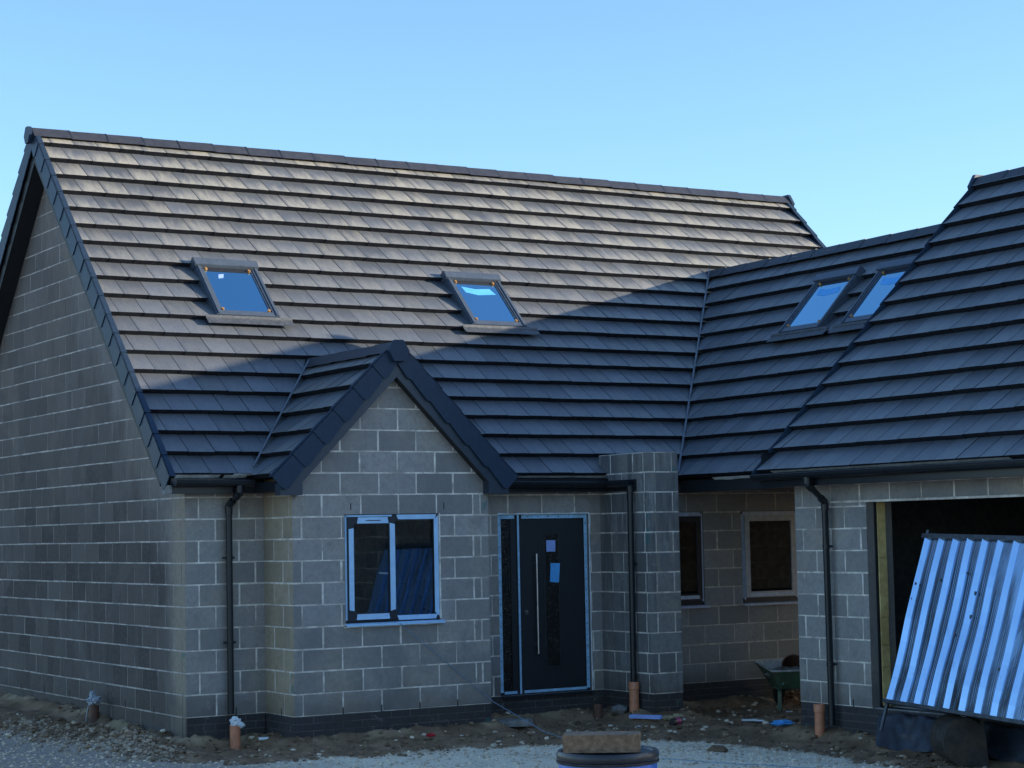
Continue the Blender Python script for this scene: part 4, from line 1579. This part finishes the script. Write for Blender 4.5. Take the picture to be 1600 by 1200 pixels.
def drain(name, label, x, y, z0, z1, r, mat, socket=True):
    t = thing(name, label, 'drain pipe', (x, y, z0))
    h = z1 - z0
    mb = MB()
    pr = [(r, -0.12), (r, h), (r * 0.88, h), (r * 0.88, h * 0.3), (0.001, h * 0.3)]
    mb.lathe(pr, n=24)
    mb.build('pipe', mat, t, smooth=True)
    if socket:
        mb = MB()
        mb.lathe([(r, h - 0.085), (r * 1.10, h - 0.08), (r * 1.12, h - 0.004), (r * 1.08, h), (r * 0.9, h)], n=24)
        mb.build('collar', mat, t, smooth=True)
    return t


def crumple(mb, c, sx, sy, sz, seed, n=14):
    rg_ = random.Random(seed)
    rings = []
    for i in range(n + 1):
        ph = math.pi * i / n
        ring = []
        for k in range(n * 2):
            th = math.pi * k / n
            d = Vector((math.sin(ph) * math.cos(th), math.sin(ph) * math.sin(th), math.cos(ph)))
            q = 1 + 0.55 * noise.noise(d * 2.2 + Vector((seed, 0, 0))) + 0.28 * noise.noise(d * 5.5 + Vector((0, seed, 0)))
            ring.append((c[0] + d.x * sx * q, c[1] + d.y * sy * q, c[2] + d.z * sz * q))
        rings.append(ring)
    for a, b in zip(rings, rings[1:]):
        for k in range(n * 2):
            mb.face([a[k], a[(k + 1) % (2 * n)], b[(k + 1) % (2 * n)], b[k]])


drain('drain_pipe', 'orange drain pipe stub with white bag stuffed in its top', 0.45, -0.20, -0.29, -0.085, 0.055, M['clay'], False)
mb = MB()
crumple(mb, (0, 0, 0.03), 0.052, 0.052, 0.055, 3.3)
crumple(mb, (0.045, -0.03, 0.0), 0.045, 0.03, 0.028, 5.1)
o = mb.build('plastic_bag', M['bag'])
o.location = (0.45, -0.20, -0.085)
tag(o, 'crumpled white plastic bag in orange pipe below left downpipe', 'plastic bag')
drain('drain_pipe', 'tall orange drain pipe taking the downpipe by the door pier', 5.06, -0.72, -0.28, 0.13, 0.055, M['clay'])
drain('drain_pipe', 'orange drain pipe beside the downpipe at the garage corner', 5.585, -3.28, -0.37, 0.01, 0.052, M['clay'])
drain('drain_pipe', 'short brown drain stub standing in soil near the front door', 4.86, -0.28, -0.27, -0.135, 0.052, M['clay_dark'], False)
drain('drain_pipe', 'brown drain stub with grey bag at the gable wall', -0.16, 2.30, -0.20, 0.0, 0.055, M['clay_dark'], False)
mb = MB()
crumple(mb, (0, 0, 0.05), 0.075, 0.085, 0.05, 1.2)
crumple(mb, (0.01, 0.07, 0.10), 0.03, 0.04, 0.05, 7.2)
crumple(mb, (-0.01, -0.09, 0.055), 0.03, 0.045, 0.03, 8.2)
mb.tube([(-0.03, 0.07, 0.02), (-0.055, 0.075, -0.08), (-0.06, 0.10, -0.19)], [0.007, 0.006, 0.008], 6)
o = mb.build('plastic_bag', M['bag_grey'])
o.location = (-0.16, 2.30, 0.0)
tag(o, 'grey plastic bag tied over the brown stub at the gable wall', 'plastic bag')

# blue drum with a block on it
dr = thing('drum', 'blue plastic drum with a black rim in the foreground', 'drum', (-1.30, -9.58, -0.335))
H = 0.895
mb = MB()
mb.lathe([(0.25, 0.0), (0.275, 0.02), (0.284, 0.08), (0.286, 0.28), (0.292, 0.30), (0.286, 0.32), (0.286, 0.56), (0.292, 0.58), (0.286, 0.60), (0.284, H - 0.08), (0.272, H - 0.05), (0.27, H - 0.04)], n=48)
mb.build('body', M['drum'], dr, smooth=True)
mb = MB()
mb.lathe([(0.272, H - 0.052), (0.290, H - 0.054), (0.296, H - 0.045), (0.297, H - 0.016), (0.288, H), (0.268, H - 0.002), (0.262, H - 0.016), (0.10, H - 0.018), (0.001, H - 0.018)], n=48)
mb.build('lid', M['lid'], dr, smooth=True)
mb = MB()
mb.tube([(0.291 * math.cos(a), 0.291 * math.sin(a), H - 0.062) for a in [2 * math.pi * i / 48 for i in range(49)]], 0.0075, 6, caps=False)
mb.build('clamp_ring', M['rust'], dr)
mb = MB()
n_ = 10
import bmesh
bmk = bmesh.new()
bmesh.ops.create_cube(bmk, size=1)
bmesh.ops.scale(bmk, vec=(0.44, 0.215, 0.10), verts=bmk.verts)
bmesh.ops.subdivide_edges(bmk, edges=bmk.edges, cuts=14, use_grid_fill=True)
for v in bmk.verts:
    edge = sum((abs(v.co.x) > 0.21, abs(v.co.y) > 0.10, abs(v.co.z) > 0.042))
    k = 0.0018 + (0.004 if edge >= 2 else 0)
    v.co += Vector((noise.noise(v.co * 38), noise.noise(v.co * 38 + Vector((5, 0, 0))), noise.noise(v.co * 38 + Vector((0, 9, 0))))) * k
    if edge >= 2:
        v.co *= 0.994
me = bpy.data.meshes.new('concrete_block')
bmk.to_mesh(me)
bmk.free()
me.materials.append(M['blockbrown'])
cb = bpy.data.objects.new('concrete_block', me)
COL.objects.link(cb)
cb.location = (-1.352, -9.60, -0.335 + H + 0.049)
cb.rotation_euler = (0, 0, math.radians(-36))
tag(cb, 'brown concrete block lying on top of the blue drum', 'block')

# ---- profiled steel gate panel leaning in the garage opening
BL, E_, V_ = Vector((5.10, -4.83, 0.145)), Vector((-0.125, -0.99, -0.024)).normalized(), Vector((0.52, -0.07, 1.585))
PH = V_.length
V_.normalize()
Npn = E_.cross(V_).normalized()
if Npn.x > 0:
    Npn = -Npn
PW = 2.28
gp = thing('metal_panel', 'profiled steel site gate panel leaning across the garage opening', 'metal panel', BL)
Q = lambda e, v, n: E_ * e + V_ * v + Npn * n
prof = []
pitch = 0.222
x = 0.035
prof.append((0.0, 0.0))
while x < PW - 0.1:
    prof += [(x, 0.0), (x + 0.012, 0.042), (x + 0.018, 0.038), (x + 0.049, 0.0)]
    for k in (0.112, 0.138, 0.164, 0.190):
        prof += [(x + k, 0.0), (x + k + 0.003, 0.003), (x + k + 0.006, 0.0)]
    x += pitch
prof.append((PW, 0.0))
mb = MB()
NV = 14
rgp = random.Random(5)
for (a, na), (b, nb) in zip(prof, prof[1:]):
    for j in range(NV):
        v0, v1 = 0.035 + (PH - 0.075) * j / NV, 0.035 + (PH - 0.075) * (j + 1) / NV
        w = lambda e, v: 0.020 * noise.noise((e * 1.1, v * 1.7, 1.7)) + 0.006 * noise.noise((e * 6, v * 3, 4.4))
        mb.face([Q(a, v0, na + w(a, v0)), Q(b, v0, nb + w(b, v0)), Q(b, v1, nb + w(b, v1)), Q(a, v1, na + w(a, v1))], 0, None, (0.5, 1.0 if max(na, nb) < 0.004 else 0.0, 0))
mb.build('profiled_sheet', M['sheet'], gp)
mb = MB()
def pbar(e0, e1, v0, v1, n0=-0.028, n1=0.042):
    mb.hexa([Q(e0, v0, n0), Q(e1, v0, n0), Q(e1, v1, n0), Q(e0, v1, n0)], [Q(e0, v0, n1), Q(e1, v0, n1), Q(e1, v1, n1), Q(e0, v1, n1)])
pbar(-0.01, PW, 0.0, 0.034)
pbar(-0.01, PW, PH - 0.046, PH - 0.002)
pbar(0.01, PW, PH * 0.5, PH * 0.5 + 0.03, -0.035, -0.015)
mb.build('edge_rail', M['sheet_trim'], gp)
for e, top, foot in ((-0.022, 0.05, 0.26), (PW + 0.02, 0.05, 0.25)):
    mb = MB()
    mb.tube([Q(e, -foot, -0.03), Q(e, PH + top, -0.03)], 0.019, 12)
    mb.build('post', M['steel'] if False else M['sheet_trim'], gp, smooth=True)
for e, v in ((0.06, 1.17), (0.44, 1.22), (0.82, 1.30), (1.0, 1.12), (0.84, 0.72), (1.57, 0.45), (0.05, 1.02), (1.01, 0.9)):
    mb = MB()
    mb.tube([Q(e, v, 0.026), Q(e, v, 0.037)], 0.014, 8)
    mb.build('fixing_bolt', M['lead'], gp)

# ---- digger bucket under the panel
db = thing('digger_bucket', 'dark muddy digger bucket under the leaning steel panel', 'digger bucket', (5.22, -5.72, -0.37), math.radians(152))
prf = []
for i in range(15):
    a = math.radians(-100 + 235 * i / 14)
    prf.append((0.05 + 0.20 * math.cos(a), 0.235 + 0.215 * math.sin(a)))
lip = (-0.16, 0.0)
mb = MB()
o_ = [lip] + prf + [(-0.12, 0.47)]
i_ = [(-0.15, 0.02)] + [(0.05 + (x - 0.05) * 0.92, 0.235 + (z - 0.235) * 0.92) for x, z in prf] + [(-0.11, 0.45)]
Wd = 0.22
for (a, b), (c, d) in zip(zip(o_, o_[1:]), zip(i_, i_[1:])):
    mb.hexa([(p[0], -Wd, p[1]) for p in (a, b, d, c)], [(p[0], Wd, p[1]) for p in (a, b, d, c)])
mb.build('shell', M['rust'], db)
for s_ in (-1, 1):
    mb = MB()
    pts = [(-0.16, 0.0)] + prf[1:] + [(-0.12, 0.47)]
    mb.hexa([(x, s_ * Wd, z) for x, z in pts], [(x, s_ * (Wd + 0.015), z) for x, z in pts])
    mb.build('side_plate', M['rust'], db)
for k in range(4):
    mb = MB()
    y = -0.18 + 0.12 * k
    mb.hexa([(-0.14, y - 0.03, 0.025), (-0.14, y + 0.03, 0.025), (-0.14, y + 0.03, -0.02), (-0.14, y - 0.03, -0.02)],
            [(-0.245, y - 0.022, 0.004), (-0.245, y + 0.022, 0.004), (-0.245, y + 0.022, -0.01), (-0.245, y - 0.022, -0.01)])
    mb.build('tooth', M['rust'], db)

# ---- black damp-proof sheet draped over the garage threshold
mb = MB()
nu, nv = 60, 14
g_ = []
for i in range(nu + 1):
    row_ = []
    for j in range(nv + 1):
        f = j / nv
        y = -4.06 - (0.20 + 0.10 * noise.noise((f * 4, 2, 2))) * f * (1 - i / nu) - 2.40 * i / nu
        w_ = 0.075 * noise.noise((y * 3.2, f * 2.5, 3.0)) + 0.035 * noise.noise((y * 9, f * 6, 1.0))
        if f < 0.3:
            x, z = 5.95 - 0.30 * f / 0.3, -0.02 - 0.02 * f
        else:
            q = (f - 0.3) / 0.7
            x, z = 5.65 - 0.17 * q ** 0.8, -0.026 - 0.30 * q
        row_.append((x - abs(w_) * (f > 0.25), y, z + w_ * 0.5))
    g_.append(row_)
for i in range(nu):
    for j in range(nv):
        mb.face([g_[i][j], g_[i + 1][j], g_[i + 1][j + 1], g_[i][j + 1]])
M['dpm'] = plain('damp_sheet', (0.030, 0.036, 0.050), 0.38, var=0.3, nscale=6, bump=0.3, dirt=(0.11, 0.10, 0.09), dirt_amt=0.35)
o = mb.build('damp_sheet', M['dpm'], smooth=True)
tag(o, 'black plastic damp sheet folded over the garage threshold', 'plastic sheet')

# ---- wheelbarrow in the covered passage
wb = thing('wheelbarrow', 'muddy green wheelbarrow standing under the wing roof', 'wheelbarrow', (7.34, -0.66, -0.30), math.radians(-112))
mb = MB()
top = [(-0.46, -0.20), (-0.40, -0.30), (0.40, -0.33), (0.44, -0.28), (0.44, 0.28), (0.40, 0.33), (-0.40, 0.30), (-0.46, 0.20)]
bot = [(-0.20, -0.13), (-0.17, -0.17), (0.25, -0.20), (0.28, -0.16), (0.28, 0.16), (0.25, 0.20), (-0.17, 0.17), (-0.20, 0.13)]
zt = [0.53, 0.525, 0.46, 0.46, 0.46, 0.46, 0.525, 0.53]
T = [(x, y, z) for (x, y), z in zip(top, zt)]
B = [(x, y, 0.24) for x, y in bot]
T2 = [(x * 0.95, y * 0.94, z) for x, y, z in T]
B2 = [(x * 0.95, y * 0.94, 0.25) for x, y, z in B]
for i in range(8):
    j = (i + 1) % 8
    mb.face([B[i], B[j], T[j], T[i]], 0)
    mb.face([B2[j], B2[i], T2[i], T2[j]], 1)
    mb.face([T[i], T[j], T2[j], T2[i]], 1)
mb.face(B[::-1], 0)
mb.face(B2, 1)
tray = mb.build('tray', [M['green'], M['greyrim']], wb)
mb = MB()
mb.tube([Vector(p) for p in T] + [Vector(T[0])], 0.012, 8, caps=False)
mb.build('rim', M['greyrim'], tray)
for s_ in (-1, 1):
    mb = MB()
    mb.tube([(0.20, s_ * 0.19, 0.25), (0.26, s_ * 0.22, 0.0), (0.34, s_ * 0.22, 0.0), (0.30, s_ * 0.20, 0.25)], 0.014, 8)
    mb.build('leg', M['green'], wb)
    mb = MB()
    mb.tube([(-0.42, s_ * 0.05, 0.18), (-0.15, s_ * 0.15, 0.225), (0.35, s_ * 0.22, 0.245), (0.60, s_ * 0.26, 0.33)], 0.015, 8)
    mb.build('handle', M['green'], wb)
mb = MB()
mb.tube([(-0.42 + 0.145 * math.cos(a), 0, 0.175 + 0.145 * math.sin(a)) for a in [2 * math.pi * i / 28 for i in range(29)]], 0.035, 10, caps=False)
wh = mb.build('wheel', M['rubber'], wb, smooth=True)
mb = MB()
mb.tube([(-0.42, -0.02, 0.175), (-0.42, 0.02, 0.175)], 0.11, 20)
mb.build('rim', M['rust'], wh)
mb = MB()
mb.lathe([(0.001, 0.0), (0.11, 0.0), (0.135, 0.26), (0.142, 0.265), (0.13, 0.26), (0.105, 0.015), (0.001, 0.012)], n=24)
o = mb.build('bucket', M['clay_dark'], smooth=True)
o.location = (7.46, -0.62, 0.08)
o.rotation_euler = (math.radians(62), 0, math.radians(-42))
tag(o, 'dark brown bucket lying in the green wheelbarrow', 'bucket')
mb = MB()
crumple(mb, (0, 0, 0), 0.24, 0.17, 0.07, 2.4)
o = mb.build('cement_bag', M['concrete'])
o.location = (7.28, -0.72, 0.10)
tag(o, 'grey cement bag slumped in the green wheelbarrow', 'bag')


# ---- litter and stones
def lay(name, label, cat, mb, mat, x, y, rz=0, dz=0.0):
    o = mb.build(name, mat)
    o.location = (x, y, ground_h(x, y) + dz)
    o.rotation_euler = (0, 0, rz)
    return tag(o, label, cat)


mb = MB()
pts = []
for i in range(14):
    a = 2 * math.pi * i / 14
    k = 1 + 0.35 * noise.noise((math.cos(a) * 1.7, math.sin(a) * 1.7, 3))
    pts.append((0.30 * k * math.cos(a), 0.14 * k * math.sin(a)))
mb.hexa([(x, y, -0.03) for x, y in pts], [(x * 0.93, y * 0.93, 0.035) for x, y in pts])
lay('stone_slab', 'flat grey mortar slab on the soil by the porch corner', 'slab', mb, M['concrete'], 3.52, -0.52, -0.4, 0.03)
mb = MB()
stone(mb, (0, 0, 0), 0.10, rg, 0.75)
lay('stone', 'grey stone beside the brown drain stub near the door', 'stone', mb, M['stone'], 5.00, -0.52, 0, 0.05)
mb = MB()
stone(mb, (0, 0, 0), 0.055, rg, 0.9)
lay('stone', 'small yellowish stone on soil at the porch foot', 'stone', mb, M['ystone'], 0.93, -0.52, 0.3, 0.03)
mb = MB()
for k in range(5):
    stone(mb, (rg.uniform(-0.12, 0.16), rg.uniform(-0.08, 0.08), 0), 0.05, rg, 0.8)
lay('mortar_lump', 'yellowish broken mortar lump at the foot of the pier', 'mortar lump', mb, M['ystone'], 5.25, -1.12, 0.4, 0.02)
mb = MB()
stone(mb, (0, 0, 0), 0.14, rg, 0.55)
lay('stone', 'brown soil lump lying on the pale gravel', 'stone', mb, M['clod'], 4.02, -3.62, 0, 0.02)
mb = MB()
mb.tube([(-0.05, 0, 0), (0.05, 0.01, 0.003)], 0.017, 10)
lay('plastic_tube', 'short white plastic tube lying on soil near the left downpipe', 'tube', mb, M['bag'], 0.72, -0.30, -0.5, 0.02)
mb = MB()
mb.hexa([(-0.19, -0.03, 0), (0.19, -0.03, 0), (0.19, 0.03, 0.0), (-0.19, 0.03, 0)], [(-0.19, -0.03, 0.012), (0.19, -0.03, 0.012), (0.19, 0.03, 0.012), (-0.19, 0.03, 0.012)])
mb.hexa([(-0.19, 0.02, 0.012), (0.19, 0.02, 0.012), (0.19, 0.03, 0.012), (-0.19, 0.03, 0.012)], [(-0.19, 0.02, 0.04), (0.19, 0.02, 0.04), (0.19, 0.03, 0.04), (-0.19, 0.03, 0.04)])
mb.hexa([(-0.19, -0.03, 0.012), (0.19, -0.03, 0.012), (0.19, -0.02, 0.012), (-0.19, -0.02, 0.012)], [(-0.19, -0.03, 0.04), (0.19, -0.03, 0.04), (0.19, -0.02, 0.04), (-0.19, -0.02, 0.04)])
lay('plastic_channel', 'pale blue plastic channel offcut on soil by the pier', 'channel', mb, M['film_grey'] if False else M['note_pale'], 4.98, -1.05, math.radians(-62), 0.03)
mb = MB()
mb.lathe([(0.001, 0), (0.038, 0.0), (0.04, 0.02), (0.04, 0.16), (0.03, 0.20), (0.014, 0.23), (0.014, 0.27), (0.001, 0.27)], n=18)
bo = thing('bottle', 'dark bottle with a pink label lying on the soil', 'bottle', (5.12, -1.35, ground_h(5.12, -1.35) + 0.045))
bo.rotation_euler = (math.radians(90), 0, math.radians(-65 + 180))
mb.build('body', M['black'], bo, smooth=True)
mb = MB()
mb.lathe([(0.0405, 0.05), (0.0412, 0.052), (0.0412, 0.14), (0.0405, 0.142)], n=18)
mb.build('label_wrap', M['pink'], bo, smooth=True)
mb = MB()
mb.lathe([(0.016, 0.235), (0.017, 0.272), (0.001, 0.274)], n=12)
mb.build('cap', M['bag'], bo)
mb = MB()
crumple(mb, (0, 0, 0), 0.11, 0.05, 0.028, 6.0)
lay('rag', 'crumpled bright blue rag on the soil before the passage', 'rag', mb, M['note'], 6.02, -2.15, math.radians(-35), 0.025)
mb = MB()
mb.obox((-0.10, -0.025, 0), (0.16, 0, 0), (0, 0.05, 0), (0, 0, 0.02))
mb.obox((0.04, -0.05, 0.0), (0.09, -0.05, 0), (0.02, 0.03, 0), (0, 0, 0.016))
lay('plastic_scrap', 'white plastic scrap lying on the soil before the passage', 'scrap', mb, M['bag'], 6.05, -1.55, math.radians(-32), 0.015)
mb = MB()
mb.tube([(-0.18, 0, 0.01), (0, 0.015, 0.014), (0.19, -0.01, 0.01)], 0.012, 6)
lay('stick', 'thin brown stick next to the white plastic scrap', 'stick', mb, M['bark'], 6.03, -1.86, math.radians(-58), 0.01)
mb = MB()
crumple(mb, (0, 0, 0), 0.05, 0.03, 0.018, 4.0)
lay('plastic_scrap', 'small red plastic piece on the soil at the porch foot', 'plastic piece', mb, M['red'], 2.30, -0.98, 0, 0.015)
mb = MB()
mb.obox((-0.07, -0.02, 0), (0.14, 0, 0), (0, 0.04, 0), (0, 0, 0.012))
lay('plastic_scrap', 'small white scrap under the wheelbarrow', 'scrap', mb, M['bag'], 7.05, -1.05, -0.3, 0.01)
mb = MB()
mb.hexa([(-0.04, 0, 0), (0.05, 0.02, 0), (0.0, -0.07, 0)], [(-0.04, 0, 0.006), (0.05, 0.02, 0.02), (0.0, -0.07, 0.006)])
lay('plastic_scrap', 'small pale triangular scrap beside the blue channel offcut', 'scrap', mb, M['bag'], 4.62, -1.40, 0.2, 0.012)
# builder's line from the porch corner out across the yard
path = [(2.07, -0.775, 0.90), (2.45, -0.735, 0.62), (3.212, -0.73, 0.02), (3.22, -1.3, -0.12), (3.20, -1.75, -0.22), (3.14, -2.5, -0.275), (3.02, -3.4, -0.295), (3.10, -3.9, -0.30), (3.35, -4.8, -0.30), (3.9, -5.7, -0.31), (4.6, -7.4, -0.32)]
fine_path = []
for a, b in zip(path, path[1:]):
    for k in range(6):
        p = Vector(a).lerp(Vector(b), k / 6)
        p.z = max(p.z, ground_h(p.x, p.y) + 0.012)
        fine_path.append(p)
mb = MB()
mb.tube(fine_path, 0.0040, 6)
tag(mb.build('string_line', M['twine']), 'thin blue line running from porch corner across the gravel', 'string line')
# =================================================================== TREES added out of view, for shade and dark reflections


def leaf_mat():
    t = NT('tree_leaves')
    r = t.rnd()
    c = t.mix(r[0], (0.035, 0.060, 0.016), (0.10, 0.13, 0.03))
    return t.out(c, 0.7, 0, 0.3)


M['leaf'] = leaf_mat()
rt = random.Random(8)
t0 = thing('added_tree', 'unseen leafy green tree added behind the viewer for shade and reflections', 'tree', (0, 0, -0.33), 0, 'unseen added trees')
mb = MB()
mb.tube([(0, 0, -0.2), (0.05, 0, 1.2), (0.0, 0.1, 2.6), (0.1, 0.0, 4.5), (0.0, 0.0, 6.8)], [0.26, 0.2, 0.17, 0.11, 0.04], 10)
tips = []
for k in range(11):
    a = k * 2.4
    z = 2.0 + 0.42 * k
    e = (math.cos(a) * rt.uniform(1.5, 2.4), math.sin(a) * rt.uniform(1.5, 2.4), z + rt.uniform(0.7, 1.6))
    mb.tube([(0.03, 0, z), (e[0] * 0.5, e[1] * 0.5, z + 0.4), e], [0.08, 0.05, 0.02], 6)
    tips.append(e)
mb.build('trunk', M['bark'], t0)
mb = MB()
cl = [(e[0] * 0.85, e[1] * 0.85, e[2], 1.25) for e in tips] + [(0, 0, 7.2, 1.2), (0.5, 0.3, 6.0, 1.5), (-0.4, -0.4, 5.2, 1.6), (0.2, -0.5, 3.8, 1.7), (-1.0, 0.6, 2.4, 1.3), (1.2, -0.8, 2.2, 1.3), (0, 0, 1.6, 1.5)]
for cx_, cy_, cz_, cr in cl:
    tone = rt.random()
    for k in range(260):
        d = Vector((rt.gauss(0, 1), rt.gauss(0, 1), rt.gauss(0, 0.8))).normalized() * cr * rt.random() ** 0.45
        p = Vector((cx_, cy_, cz_)) + d
        s = rt.uniform(0.10, 0.22)
        a = Vector((rt.gauss(0, 1), rt.gauss(0, 1), rt.gauss(0, 1))).normalized()
        b = a.cross(Vector((rt.gauss(0, 1), rt.gauss(0, 1), rt.gauss(0, 1)))).normalized()
        mb.face([p + a * s, p + b * s * 0.6, p - a * s, p - b * s * 0.6], 0, None, (0.6 * tone + 0.4 * rt.random(), 0, 0))
mb.build('crown', M['leaf'], t0)
spots = [(-6, -30, .5), (-3.0, -29, .42), (0.0, -30, .45), (3.0, -29, .4), (6.0, -30, .5), (9.0, -29, .43), (12, -30, .46), (15, -29, .5), (18.5, -28, .44), (21.5, -26, .5),
         (24, -23.5, .45), (26, -21, .5), (6.2, -14.6, .42), (8.2, -15.6, .46), (10.6, -16.6, .5)]  # nearer spots added to shade the drum
for i, (x, y, sc_) in enumerate(spots):
    if i == 0:
        r_ = t0
    else:
        r_ = t0.copy()
        COL.objects.link(r_)
        for ch in list(t0.children):
            c_ = ch.copy()
            COL.objects.link(c_)
            c_.parent = r_
    r_.location = (x, y, -0.33)
    r_.rotation_euler = (0, 0, i * 1.3)
    r_.scale = (sc_ * 1.35, sc_ * 1.35, sc_)
